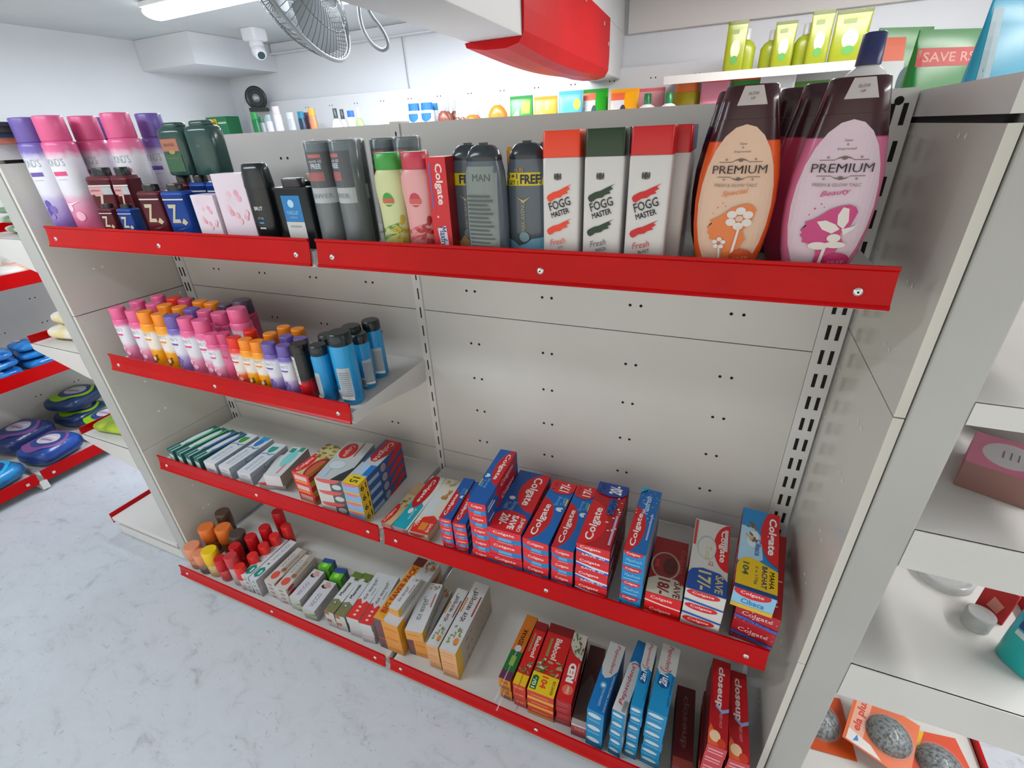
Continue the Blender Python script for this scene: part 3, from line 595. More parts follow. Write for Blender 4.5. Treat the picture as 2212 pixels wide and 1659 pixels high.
TY['sensD'] = dict(top=[('r', 0, 0, 1, 1, '#CFD3D6'), ('e', .6, .5, .3, .3, '#7FCFCF'), ('r', .08, .3, .4, .42, '#D88C92'), ('r', .85, .1, 1, .4, '#2E8E78'), ('r', .8, .6, .95, .9, '#2E8E78')], end=[('r', 0, 0, 1, 1, '#CFC9CB')], side=[('r', 0, 0, 1, 1, '#8F8486')], base='#BFBDBE')
TY['sensP'] = dict(top=[('r', 0, 0, 1, 1, '#CFCBCC'), ('r', .1, .3, .5, .5, '#D99AA0')], end=[('r', 0, 0, 1, 1, '#D3CDCD'), ('e', .4, .9, .4, .3, '#D55A60'), ('r', .1, .1, .8, .18, '#8FB4B4')], side=[('r', 0, 0, 1, 1, '#A7A5A6')], base='#C8C6C6')
def tbr(c): return dict(top=[('r', 0, 0, 1, 1, '#1F5E5A'), ('r', 0, .15, .25, .3, '#A9CFC9'), ('r', 0, .6, .22, .7, '#A9CFC9'), ('e', .58, .55, .34, .30, '#D3D9DD'), ('e', .66, .18, .42, .13, c), ('e', .27, .5, .05, .24, '#D3D9DD')], end=[('r', 0, 0, 1, 1, '#2A6E69'), ('r', .12, .08, .88, .72, '#C3D2D2')], side=[('r', 0, 0, 1, 1, '#1F5550')], base='#24625E')
TY['brushG'] = tbr('#4FB86E'); TY['brushB'] = tbr('#5670BE')
TY['viccoG'] = dict(top=[('r', 0, 0, 1, 1, '#CED2D6'), ('t', 'VICCO', .68, .5, .44, .34, '#8A9096', 0, 0), ('p', [(.10, .12), (.24, .12), (.30, .5), (.24, .88), (.10, .88), (.05, .5)], '#14877A'), ('r', .12, .3, .22, .5, '#BFE0DA'), ('e', .38, .5, .025, .14, '#7E7A5C')], end=[('r', 0, 0, 1, 1, '#C3C7CC'), ('p', [(.2, .1), (.8, .1), (.6, .7)], '#7E9C98')], side=[('r', 0, 0, 1, 1, '#A9A9AC')], base='#C4C6CA')
TY['viccoR'] = dict(top=[('r', 0, 0, 1, 1, '#C4BFB9'), ('r', .3, 0, 1, .5, '#A89C90'), ('t', 'VICCO', .62, .72, .4, .26, '#8C8A8A'), ('t', 'SUGAR FREE', .62, .25, .4, .16, '#6E5A50'), ('e', .20, .55, .11, .30, '#D5503F'), ('e', .38, .3, .05, .2, '#8C5A3A')], end=[('r', 0, 0, 1, 1, '#C6C4C6'), ('e', .5, .4, .25, .25, '#9C8A8A')], side=[('r', 0, 0, 1, 1, '#AFA39A'), ('e', .14, .5, .1, .4, '#B0343A')], base='#C2BFC0')
TY['viccoV'] = dict(top=[('r', 0, 0, 1, 1, '#CBC9D0'), ('t', 'VICCO', .34, .5, .44, .32, '#7A7C8A'), ('e', .80, .60, .07, .25, '#2A2622'), ('e', .84, .45, .07, .28, '#C99A92'), ('e', .92, .5, .04, .2, '#C99A92')], end=[('r', 0, 0, 1, 1, '#B9C3BC'), ('p', [(.3, 0), (1, 0), (1, .5)], '#7FA85A')], side=[('r', 0, 0, 1, 1, '#A9A5A8'), ('t', 'VICCO', .4, .5, .3, .4, '#7C7880')], base='#BFBDC2')
TY['cube'] = dict(top=[('r', 0, 0, .55, 1, '#5DBB22'), ('r', .55, 0, 1, 1, '#2B4A8E'), ('e', .3, .5, .18, .22, '#A9DD6A')], end=[('r', 0, 0, 1, 1, '#4E8E2A')], side=[('r', 0, 0, .6, 1, '#3E8A1C'), ('r', .6, 0, 1, 1, '#23396E')], base='#3E8A1C')
TY['meswak'] = dict(top=[('r', 0, 0, 1, 1, '#CBD0D3'), ('p', [(0, 0), (.26, 0), (.32, .5), (.28, 1), (0, 1)], '#7C7A52')]+leaves(9, 5, ['#6E6A3C', '#9C8F62', '#5C8A34'], .05, .26, .1, .9)+[('e', .22, .55, .03, .12, '#3E7FA8'), ('e', .22, .55, .015, .06, '#E8ECEE'), ('t', 'Meswak', .56, .62, .34, .30, '#B23328', 0, .02), ('r', .86, 0, 1, 1, '#5E7A2E'), ('r', .80, .1, .86, .5, '#6E5A3A')], end=[('r', 0, 0, 1, 1, '#C3C3C0'), ('r', 0, .6, .5, 1, '#A86A50')], side=[('r', 0, 0, 1, 1, '#6C7A7C')], base='#B9BDBD')
TY['kanti'] = dict(top=[('r', 0, 0, 1, 1, '#CDCFD3'), ('p', [(0, 0), (.34, 0), (.38, .3), (.30, .5), (.40, .8), (.36, 1), (0, 1)], '#D93230'), ('t', 'दंत कान्ति', .64, .55, .5, .34, '#4C5058', 0, .01), ('r', .5, .22, .66, .28, '#8C8E94'), ('t', '- - -', .16, .5, .2, .2, '#F0C9C4')], end=[('r', 0, 0, 1, 1, '#C2C5C8')], side=[('r', 0, 0, 1, 1, '#A9ADB0')], base='#C0C3C5')
TY['saver'] = dict(top=[('r', 0, 0, 1, 1, '#C9CACB'), ('r', 0, .62, .86, .98, '#DD951C'), ('r', .86, .55, 1, 1, '#6E2622'), ('t', 'BIG SAVER PACK', .47, .80, .74, .24, '#A8301C', 0, .03), ('p', [(0, .5), (.10, 1), (0, 1)], '#E0A23C')]+leaves(16, 6, ['#8C7A52', '#A9A082', '#C5602C'], .80, 1, .05, .5), end=[('r', 0, 0, 1, 1, '#DB9440'), ('r', 0, 0, .32, 1, '#6E4A50'), ('r', .4, .3, .9, .4, '#C07A3A')], side=[('r', 0, 0, 1, 1, '#A9A49C'), ('r', 0, 0, .14, 1, '#D8901C'), ('p', [(.14, 0), (.9, 0), (1, .5), (.14, .2)], '#B0542C')], base='#C8A06A')
TY['kantiW'] = dict(top=[('r', 0, 0, 1, 1, '#CFD0D2'), ('t', 'दंत कान्ति', .46, .52, .48, .42, '#5C5A5E', 0, .01), ('r', .5, .12, .78, .20, '#B0605C')]+leaves(10, 7, ['#8C8A62', '#6E7A4A', '#A99E82'], .86, 1, .1, .9, .03), end=[('r', 0, 0, 1, 1, '#D99C52'), ('r', .1, .55, .8, .62, '#B97A44')], side=[('r', 0, 0, 1, 1, '#A9A7A2'), ('r', 0, 0, .12, 1, '#D8A21C')]+leaves(8, 8, ['#7C7A6A', '#8C6A4A'], .2, .9, .0, .5, .03), base='#C9BCA8')
TY['kantiB'] = dict(top=[('r', 0, 0, 1, 1, '#CCCDCE'), ('t', 'दंत कान्ति', .66, .55, .52, .44, '#5A3E42', 0, .02), ('r', .5, .10, .80, .20, '#9E3A3C'), ('r', .52, .86, .74, .95, '#D9822C'), ('e', .14, .3, .05, .16, '#D98A3C')]+leaves(12, 11, ['#6E8A4A', '#7C9A5A', '#8C8A52'], .10, .32, .2, .8, .03), end=[('r', 0, 0, 1, 1, '#DBA878'), ('r', .1, .6, .85, .7, '#C48A5A'), ('r', .1, .3, .85, .36, '#C48A5A')], side=[('r', 0, 0, 1, 1, '#A39C90'), ('r', 0, 0, .13, 1, '#D0A01C')]+leaves(10, 13, ['#7C6A4A', '#8C7A62'], .2, .95, .0, .5, .03), base='#C9B49A')
TY['babO'] = dict(top=[('r', 0, 0, 1, 1, '#C9701A'), ('r', .12, 0, .42, 1, '#1E6A34'), ('r', 0, 0, .12, 1, '#5E2C4A'), ('t', 'TRUE', .06, .5, .09, .7, '#E0D8E0', 90), ('t', 'MISWAK', .62, .5, .3, .42, '#8C4A1C'), ('e', .46, .5, .05, .28, '#C9BFD2'), ('r', .2, .3, .34, .7, '#8CA84E')], end=[('r', 0, 0, 1, 1, '#D0801C'), ('r', .1, 0, .9, .35, '#8C5A3A'), ('t', 'TRUE', .5, .7, .5, .3, '#6E2A1A')], side=[('r', 0, 0, 1, 1, '#A85A18')], base='#B9681A')
TY['babR'] = dict(top=[('r', 0, 0, 1, 1, '#CF1E1A'), ('t', 'Babool', .60, .35, .34, .34, '#E6D6D0', 180, .03), ('r', .5, .68, .8, .82, '#8E8A4A'), ('r', 0, 0, .16, 1, '#E3B81A'), ('t', 'PACK', .08, .5, .10, .5, '#7A4A12', 90), ('r', .86, 0, 1, 1, '#8C1216')]+leaves(14, 14, ['#D0CDB4', '#8C6A4A', '#6E7A4A'], .18, .36, .1, .9, .035), end=[('r', 0, 0, 1, 1, '#CE4038'), ('r', .1, .5, .85, .7, '#DB8A5A')], side=[('r', 0, 0, 1, 1, '#A01614')], base='#B01A18')
TY['bab104'] = dict(top=[('r', 0, 0, 1, 1, '#CF1F1B'), ('t', 'Babool', .64, .45, .32, .24, '#E6D6D0', 180, .03), ('r', .5, .68, .78, .78, '#8E8A4A'), ('r', 0, 0, .26, 1, '#E6C018'), ('p', [(.03, .72), (.03, .95), (.20, .95), (.22, .84), (.20, .72)], '#1E6A2A'), ('t', '10/-', .115, .84, .14, .14, '#E9F0E2', 0, .02), ('t', '104', .155, .50, .16, .24, '#D8501C', 180, .04), ('t', 'BIG SAVER', .12, .14, .18, .10, '#6E4A12', 180), ('r', .86, 0, 1, 1, '#7A1014')]+leaves(24, 15, ['#D0CDB4', '#8C6A4A', '#6E7A4A', '#A99A7A', '#3E6A2A'], .28, .46, .08, .95, .035), end=[('r', 0, 0, 1, 1, '#CC3C34'), ('r', 0, 0, 1, .34, '#DCA63A'), ('r', .15, .55, .8, .68, '#DB8A5A')], side=[('r', 0, 0, 1, 1, '#A01614')], base='#B01A18')
TY['red'] = dict(top=[('r', 0, 0, 1, 1, '#D01D1C'), ('t', 'RED', .40, .48, .28, .50, '#EDEAE6', 0, .06), ('e', .16, .45, .07, .36, '#DD6A52'), ('t', 'Dabur', .16, .45, .1, .2, '#F0D6CE'), ('r', .30, .10, .56, .14, '#E6CFCB'), ('p', [(.60, 0), (.66, .6), (.80, 1), (1, 1), (1, 0)], '#C8C3B4')]+leaves(22, 16, ['#6E4A32', '#8C6A4A', '#3E7A32', '#D5C9B4', '#9C2A22'], .62, .98, .05, .95, .035), end=[('r', 0, 0, 1, 1, '#A8262A'), ('r', .1, .5, .8, .6, '#C2686A'), ('r', .1, .2, .8, .28, '#C2686A')], side=[('r', 0, 0, 1, 1, '#6A1A1C')], base='#8E1A1C')
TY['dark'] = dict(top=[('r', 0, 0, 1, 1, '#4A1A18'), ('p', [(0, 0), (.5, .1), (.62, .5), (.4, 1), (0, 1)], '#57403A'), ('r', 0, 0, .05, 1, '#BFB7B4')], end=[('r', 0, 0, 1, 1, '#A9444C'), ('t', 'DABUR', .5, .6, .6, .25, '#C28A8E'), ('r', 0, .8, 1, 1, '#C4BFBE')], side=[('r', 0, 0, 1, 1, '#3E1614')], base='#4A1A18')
def pepW(): return [('e', .70, .52, .30, .60, '#D0CFCE'), ('r', .72, 0, 1, 1, '#C9C8C2')]
pep_end = [('r', 0, 0, 1, 1, '#1487BC'), ('e', .45, .62, .40, .17, '#C6D3DA'), ('r', .12, .18, .8, .26, '#6FB6D6')]
TY['pepB'] = dict(top=[('r', 0, 0, 1, 1, '#1272B8'), ('p', [(.62, 1), (.50, .85), (.46, .6), (.5, .3), (.62, 0), (1, 0), (1, 1)], '#C8CAC8'), ('t', 'Pepsodent', .76, .4, .44, .3, '#C23340', 180, .01, .2), ('t', 'GERMICHECK', .22, .45, .28, .13, '#A9CDE6'), ('e', .36, .55, .05, .2, '#4E9ACC'), ('e', .36, .55, .025, .12, '#D5E6F0'), ('t', 'CAVITY PROTECTION', .28, .10, .5, .08, '#D0E2F0')], end=pep_end, side=[('r', 0, 0, 1, 1, '#0E5A94')], base='#1272B8')
TY['pepW'] = dict(top=[('r', 0, 0, 1, 1, '#CDCFD0'), ('p', [(.64, 1), (.70, .6), (.68, .3), (.6, 0), (1, 0), (1, 1)], '#0F70AA'), ('t', 'Pepsodent', .36, .55, .54, .42, '#C83040', 0, .01, .2), ('p', ell(.60, .45, .07, .42, 16, -1.2, 1.2)+ell(.60, .45, .055, .36, 16, 1.2, -1.2), '#C83040'), ('r', .02, .05, .16, .35, '#8C8E8C')], end=pep_end, side=[('r', 0, 0, 1, 1, '#A9BCC6')], base='#1272B8')
TY['pep2'] = dict(top=[('r', 0, 0, 1, 1, '#1489BE'), ('p', [(.60, 1), (.52, .8), (.56, .5), (.60, .3), (.56, 0), (1, 0), (1, 1)], '#C9CAC8'), ('t', 'Pepsodent', .80, .52, .38, .34, '#C23340', 180, .01, .2), ('p', ell(.66, .56, .08, .34, 14, 1.9, 4.4)+ell(.66, .56, .07, .28, 14, 4.4, 1.9), '#C83040'), ('p', [(.34, .55), (.38, .85), (.52, .8), (.54, .45), (.44, .2), (.36, .28)], '#0D4E8C'), ('t', '2in1', .46, .56, .17, .42, '#E2EDF2', 0, .03, .2), ('t', 'CAVITY PROTECTION', .34, .10, .44, .09, '#0D3E80')], end=pep_end, side=[('r', 0, 0, 1, 1, '#0D5A8E'), ('r', 0, .5, 1, .8, '#2E9AC6')], base='#1489BE')
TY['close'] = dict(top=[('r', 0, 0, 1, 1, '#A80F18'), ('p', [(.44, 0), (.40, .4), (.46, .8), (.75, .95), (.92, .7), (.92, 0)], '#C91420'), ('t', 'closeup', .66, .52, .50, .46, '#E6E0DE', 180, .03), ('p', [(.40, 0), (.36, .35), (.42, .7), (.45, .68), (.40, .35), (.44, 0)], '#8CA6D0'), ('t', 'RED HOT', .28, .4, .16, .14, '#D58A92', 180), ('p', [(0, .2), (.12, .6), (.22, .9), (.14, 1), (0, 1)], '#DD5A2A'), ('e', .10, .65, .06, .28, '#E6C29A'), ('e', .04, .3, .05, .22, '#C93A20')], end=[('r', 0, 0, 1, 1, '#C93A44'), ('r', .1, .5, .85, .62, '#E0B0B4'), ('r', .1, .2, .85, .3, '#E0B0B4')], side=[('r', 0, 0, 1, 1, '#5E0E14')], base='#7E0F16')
TY['closeShade'] = dict(top=[('r', 0, 0, 1, 1, '#5A0F14'), ('t', 'closeup', .55, .5, .66, .42, '#7C4A4A', 180, .03), ('r', 0, 0, .10, 1, '#8C3A30')], end=[('r', 0, 0, 1, 1, '#6A1A1E')], side=[('r', 0, 0, 1, 1, '#4A0C10')], base='#5A0F14')  # darkened copy of the scarlet carton, its shade put into the print colours
TY['pink'] = dict(top=[('r', 0, 0, 1, 1, '#DB7F9E'), ('e', .5, .48, .36, .36, '#D9D8DC')]+[('r', .40, .35+.1*k, .62, .37+.1*k, '#6E7A84') for k in range(3)], end=[('r', 0, 0, 1, 1, '#8C6660')], side=[('r', 0, 0, 1, 1, '#DD7FA0'), ('e', .9, .5, .05, .3, '#DAD5DA')]+[('r', 0, .2+.2*k, .8, .24+.2*k, '#E79AB6') for k in range(3)], base='#DB7F9E')
TY['napkin'] = dict(top=[('r', 0, 0, 1, 1, '#DAD8DA'), ('r', .1, .1, .8, .2, '#DB6A96')], end=[('r', 0, 0, 1, 1, '#D5D3D6'), ('r', 0, .6, 1, .7, '#B9BCC0')], side=[('r', 0, 0, 1, 1, '#CFCDD2'), ('p', [(.2, 0), (.3, 0), (.6, 1), (.5, 1)], '#DB6A96')], base='#D5D3D6')
TY['greenbox'] = dict(top=[('r', 0, 0, 1, 1, '#1E7A4A')], end=[('r', 0, 0, 1, 1, '#1F7E4E'), ('r', .1, .3, .5, .9, '#D5B41E'), ('t', 'VIM', .3, .6, .25, .3, '#A5621A'), ('r', .55, .6, .95, .7, '#C9DCC9')], side=[('r', 0, 0, 1, 1, '#1A6A40')], base='#1E7A4A')
TY['blister'] = dict(top=[('r', 0, 0, 1, 1, '#2E3A3C')], end=[('r', 0, 0, 1, 1, '#4A5254'), ('r', 0, .4, 1, .6, '#B9973A')], side=[('r', 0, 0, 1, 1, '#39424A'), ('r', 0, .5, 1, .7, '#C2A24A')], base='#39424A')
TY['blisterO'] = dict(top=[('r', 0, 0, 1, 1, '#D5A08C')], end=[('r', 0, 0, 1, 1, '#DB7A5E')], side=[('r', 0, 0, 1, 1, '#D9846A'), ('r', 0, .5, 1, .7, '#E6D6CE')], base='#D9846A')
CM = {}
def carton_mesh(ty, L, Wd, H):
    k = (ty, round(L, 3), round(Wd, 3), round(H, 4))
    if k in CM: return CM[k]
    d = TY[ty]; m = MB(); w = Wd/2
    m.box(-w, w, 0, L, 0, H, d['base'])
    # end flap creases
    m.art(lambda u, v, o: (w-v, u, H+o), L, Wd, d['top'])
    m.art(lambda u, v, o: (-w+u, -o, v), Wd, H, d['end'])
    m.art(lambda u, v, o: (w+o, u, v), L, H, d['side'])
    m.art(lambda u, v, o: (-w-o, L-u, v), L, H, d['side'])
    m.art(lambda u, v, o: (w-u, L+o, v), Wd, H, d['end'])
    me = bpy.data.meshes.new('carton'); me.from_pydata(m.v, [], m.f)
    for x in m.mats: me.materials.append(x)
    me.polygons.foreach_set('material_index', m.m); me.update()
    CM[k] = me
    return me
ORD = ['topmost', 'second from top', 'third from top', 'fourth from top', 'fifth from top', 'sixth from top', 'seventh from top']
RJ = random.Random(11)
def carton(ty, name, loc, rz, L, Wd, H, label, cat='toothpaste box', group=None, flipz=False, rot=None):
    me = carton_mesh(ty, L, Wd, H)
    o = bpy.data.objects.new(name, me); C.objects.link(o); o.location = loc; o.rotation_euler = rot or (0, 0, rz)
    return tag(o, label, cat, group)
def stack(ty, n, fl, fr, br, ztop, surf, desc, where, name='toothpaste_carton', cat='toothpaste box', group=None, flip=False, under=None, jit=.0015, lens=None, step=None):
    a = A(*fl, 2, ztop); b = A(*fr, 2, ztop); d = A(*br, 2, ztop)
    Wd = (b-a).length*.96; L = (d-b).length if not lens else lens
    v = (d-b); yaw = math.atan2(-v.x, v.y); mid = (a+b)/2
    lim = (-.378 if surf < .3 else -.2965)+.5*Wd*abs(sin(yaw))+.002
    if surf in (s3, s4) and mid.y < lim: mid.y = lim
    if mid.y-.5*Wd*abs(sin(yaw))+L*cos(yaw) > -.006: L = (-.006-mid.y)/cos(yaw)-.5*Wd*abs(math.tan(yaw))
    H = (ztop-surf)/n
    for i in range(n):       # i = 0 is the bottom one
        t = ty if (under is None or i == n-1) else under
        j = 0 if i == n-1 else RJ.uniform(-jit, jit)
        x, y = mid.x+j, mid.y+abs(j)*.8
        rz = yaw
        if flip:
            x -= L*sin(yaw); y += L*cos(yaw); rz = yaw+PI
        k = n-1-i
        o = 'only one' if n == 1 else (ORD[k] if i else 'bottom one')
        lab = ('%s, %s' % (desc, where)) if n == 1 else '%s, %s of %s' % (desc, o, where)
        carton(t, name, (x, y, surf+i*H+.0003), rz, L, Wd, H-.0006, lab, cat, group)
    return mid, yaw, L, Wd, H
s3, s4 = SZ[3], SZ[4]
G3 = 'toothpaste boxes on the second shelf up'
G4 = 'toothpaste boxes on the bottom shelf'
# toothbrush packs at the left end of shelf three
for i in range(4):
    f = i/4.0
    fl = (357+75*f, 970+22*f); fr = (357+75*(f+.25)-2, 970+22*(f+.25)); br = (462+76*(f+.25)-3, 920+17*(f+.25))
    stack('brushG' if i < 2 else 'brushB', 1, fl, fr, br, .633, s3+.0, 'dark teal toothbrush pack with a white oval and %s stripe' % ('green' if i < 2 else 'blue'), '%s from the left post' % ['first', 'second', 'third', 'fourth'][i], 'toothbrush_pack', 'toothbrush pack', 'teal toothbrush packs on the second shelf up')
stack('sensA', 1, (440, 995), (462, 1004), (557, 942), .630, s3, 'tall white toothpaste box with a green blob', 'beside the teal toothbrush packs')
stack('sensB', 2, (471, 1005), (494, 1013), (590, 949), .627, s3, 'white toothpaste box with a blue blob', 'pair right of the green-blob box', group=G3)
stack('sensC', 2, (513, 1017), (538, 1026), (618, 963), .624, s3, 'white toothpaste box with a teal blob', 'pair right of the blue-blob boxes', group=G3)
stack('sensP', 1, (568, 1032), (603, 1051), (645, 990), .610, s3, 'low pinkish white toothpaste box', 'lying under the tilted silver box')
stack('sensD', 1, (575, 1020), (598, 1035), (660, 973), .648, .611, 'silver toothpaste box with teal print', 'lying on the pinkish white box')
stack('swarna', 3, (630, 1016), (664, 1030), (742, 970), .684, s3, 'yellow and red toothpaste box with nut print', 'the three-box stack', group=G3)
stack('totalold', 3, (681, 1028), (738, 1044), (806, 962), .700, s3, 'silver toothpaste box with small red oval', 'its three-box stack', group=G3)
stack('cib15', 4, (739, 1039), (771, 1053), (864, 958), .707, s3, 'blue and red toothpaste box with yellow price patch', 'its stack', group=G3)
# right bay of shelf three
stack('herbal_flat', 1, (821, 1128), (846, 1133), (927, 1047), .598, s3, 'flat beige toothpaste box with a red oval', 'lying just right of the shelf joint')
stack('salt', 1, (848, 1133), (878, 1147), (963, 1036), .606, s3, 'flat turquoise toothpaste box with an upside-down red oval', 'between the beige and cream boxes')
stack('herbal20', 1, (880, 1147), (925, 1158), (1003, 1041), .606, s3, 'flat cream toothpaste box with a red twenty-off patch', 'between the turquoise box and red stacks')
stack('strong', 4, (948, 1117), (974, 1124), (1030, 1030), .688, s3, 'small red and blue toothpaste box', 'stack beside the cream box', group=G3, lens=.15)
stack('strong', 4, (977, 1128), (1006, 1134), (1052, 1040), .684, s3, 'small red and blue toothpaste box', 'stack beside the tallest', group=G3, lens=.15)
stack('strong', 5, (1008, 1083), (1049, 1091), (1117, 976), .766, s3, 'red and blue toothpaste box', 'the tallest stack on this shelf', group=G3, flip=True)
stack('strong20', 3, (1049, 1135), (1126, 1157), (1191, 1030), .704, s3, 'wide blue toothpaste box with red twenty-off patch', 'the jumbo-saver stack', group=G3, flip=True)
stack('strong17', 3, (1127, 1161), (1186, 1177), (1248, 1048), .700, s3, 'blue toothpaste box with red seventeen-off patch', 'its left stack', group=G3)
stack('strong17', 3, (1190, 1181), (1240, 1193), (1291, 1056), .700, s3, 'blue toothpaste box with red seventeen-off patch', 'its right stack', group=G3)
stack('maxred', 4, (1243, 1173), (1320, 1189), (1361, 1054), .735, s3, 'deep red toothpaste box with blue twenty-off patch', 'the wide all-red stack', group=G3)
stack('maxblue', 4, (1346, 1188), (1397, 1199), (1431, 1063), .749, s3, 'bright blue toothpaste box with a red oval', 'the narrow all-blue stack', group=G3)
stack('visred', 2, (1394, 1273), (1474, 1303), (1489, 1178), .650, s3, 'dark red toothpaste box with grey eighteen-off patch', 'the low pair', group=G3, flip=True)
stack('total', 3, (1480, 1270), (1571, 1294), (1580, 1137), .694, s3, 'white toothpaste box with a blue seventeen-off patch', 'the white stack', group=G3, flip=True)
stack('family', 2, (1590, 1307), (1690, 1338), (1701, 1160), .672, s3, 'red family-pack toothpaste box', 'the pair under the yellow-patch box', group=G3)
stack('cibaca', 1, (1584, 1266), (1681, 1297), (1686, 1116), .722, .6735, 'blue and red toothpaste box with a big yellow price patch', 'on the red family packs', flip=True)
# bottom shelf, left bay
stack('viccoG', 4, (519, 1241), (535, 1248), (623, 1167), .245, s4, 'white toothpaste box with a green hexagon', 'the left twin stack', group=G4)
stack('viccoG', 4, (536, 1248), (553, 1254), (642, 1171), .245, s4, 'white toothpaste box with a green hexagon', 'the right twin stack', group=G4)
stack('viccoR', 4, (570, 1253), (592, 1262), (664, 1190), .245, s4, 'beige and white toothpaste box with a red spot', 'the left stack', group=G4)
stack('viccoR', 4, (594, 1266), (616, 1277), (680, 1204), .240, s4, 'beige and white toothpaste box with a red spot', 'the right stack', group=G4)
stack('viccoV', 2, (623, 1290), (648, 1297), (702, 1235), .222, s4, 'white toothpaste box with a face print', 'the left face-print pair', group=G4)
stack('viccoV', 2, (651, 1313), (679, 1322), (727, 1260), .214, s4, 'white toothpaste box with a face print', 'the right face-print pair', group=G4)
stack('cube', 1, (688, 1222), (707, 1232), (722, 1212), .235, s4, 'small green and blue box', 'the left one behind the face-print boxes', 'small_carton', 'box')
stack('cube', 1, (713, 1246), (733, 1256), (748, 1232), .225, s4, 'small green and blue box', 'the right one behind the face-print boxes', 'small_carton', 'box')
stack('meswak', 2, (699, 1318), (720, 1326), (787, 1241), .238, s4, 'pale toothpaste box with brown photo end', 'the left pair', group=G4)
stack('meswak', 2, (722, 1327), (744, 1335), (808, 1244), .238, s4, 'pale toothpaste box with brown photo end', 'the right pair', group=G4)
stack('kanti', 3, (748, 1330), (773, 1342), (839, 1243), .252, s4, 'white toothpaste box with a jagged red end', 'the left stack', group=G4)
stack('kanti', 3, (775, 1343), (800, 1354), (862, 1249), .252, s4, 'white toothpaste box with a jagged red end', 'the right stack', group=G4)
stack('saver', 3, (805, 1333), (859, 1355), (952, 1219), .298, s4, 'white toothpaste box with an orange saver strip', 'the tall saver stack', group=G4)
stack('kantiW', 1, (841, 1309), (858, 1322), (909, 1252), .325, .2985, 'narrow white toothpaste box', 'lying askew on the saver stack')
stack('saver', 2, (880, 1372), (919, 1392), (975, 1280), .243, s4, 'orange-ended toothpaste box', 'the low pair under a white box', group=G4)
stack('kantiW', 1, (876, 1356), (910, 1373), (955, 1267), .283, .2435, 'white toothpaste box with orange end', 'lying on the low orange-ended pair')
stack('kantiB', 3, (921, 1388), (944, 1403), (1000, 1300), .268, s4, 'white and peach toothpaste box', 'left stack before gap', group=G4, lens=.19)
stack('kantiB', 3, (948, 1400), (984, 1414), (1058, 1266), .285, s4, 'white and peach toothpaste box', 'right stack before gap', group=G4)
# bottom shelf, right bay
stack('babO', 2, (1077, 1461), (1102, 1474), (1162, 1336), .256, s4, 'orange and green toothpaste box', 'stack right of gap', group=G4)
stack('babR', 3, (1107, 1474), (1135, 1486), (1186, 1350), .262, s4, 'narrow red toothpaste box with yellow end', 'its stack', group=G4)
stack('bab104', 3, (1137, 1489), (1197, 1511), (1243, 1362), .270, s4, 'wide red toothpaste box with yellow price end', 'the yellow-ended stack', group=G4)
stack('red', 4, (1200, 1511), (1235, 1519), (1271, 1374), .272, s4, 'bright red toothpaste box with white lettering', 'its stack', group=G4)
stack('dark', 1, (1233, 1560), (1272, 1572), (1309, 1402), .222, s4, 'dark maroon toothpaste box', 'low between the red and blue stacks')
stack('pepB', 3, (1268, 1528), (1305, 1548), (1352, 1400), .318, s4, 'royal blue toothpaste box with white end', 'its stack', group=G4, flip=False)
stack('pepW', 5, (1318, 1548), (1348, 1560), (1402, 1405), .352, s4, 'white toothpaste box with red script', 'the narrow stack', group=G4)
stack('pep2', 6, (1362, 1522), (1390, 1532), (1421, 1395), .380, s4, 'light blue toothpaste box, white far end', 'the narrow stack', group=G4)
stack('pep2', 6, (1398, 1534), (1443, 1546), (1472, 1401), .385, s4, 'light blue toothpaste box, white far end', 'the wide stack', group=G4)
stack('closeShade', 2, (1452, 1659), (1496, 1659), (1502, 1500), .238, s4, 'shaded dark red toothpaste box', 'the low pair beside the pale blue stack', group=G4, lens=.18)
stack('close', 6, (1527, 1612), (1572, 1624), (1578, 1461), .372, s4, 'scarlet toothpaste box with white lettering', 'the left scarlet stack', group=G4, lens=.19)
stack('close', 5, (1574, 1640), (1621, 1650), (1614, 1482), .350, s4, 'scarlet toothpaste box with white lettering', 'the right scarlet stack', group=G4, lens=.19)
# ------------------------------------------------------------ bottles and tins
def pr_at(prof, z):
    for a, b in zip(prof, prof[1:]):
        if a[0] <= z <= b[0] and b[0] > a[0]:
            t = (z-a[0])/(b[0]-a[0]); return a[1]+(b[1]-a[1])*t, a[2]+(b[2]-a[2])*t
    p = prof[0] if z < prof[0][0] else prof[-1]
    return p[1], p[2]
def front_fn(prof, ex, w, z0, rot=0.0, norm=0):
    """front print field of width w centred on x = 0, starting at height z0, wrapped on the oval body"""
    def f(u, v, o):
        z = z0+v; rx, ry = pr_at(prof, z); x = u-w/2
        if rot:      # round bottles: u is an arc length, the label centre turned by rot
            a = x/rx+rot
            return ((rx+o)*sin(a), -(ry+o)*cos(a), z)
        if norm: x = (u/w-.5)*2*rx*norm
        q = min(.999, abs(x/rx)); y = -ry*(1-q**ex)**(1/ex)
        return (x, y-o*1.5, z)
    return f
def bottle(name, label, cat, loc, body, bm, cap, cm, ex=2.0, rz=0.0, arts=(), capex=None, n=28, group=None, capname='cap', extra=None, rot=None):
    t = thing(name, label, cat, loc, rz, group, rot)
    m = MB(); m.vase(body, bm, n, ex)
    for (w, z0, h, items, ro) in arts:
        m.art(front_fn(body, ex, w, z0, ro), w, h, items, cell=.006)
    m.build('body', t)
    if cap:
        m = MB(); m.vase(cap, cm, n, capex or ex); m.build(capname, t)
    if extra: extra(t)
    return t
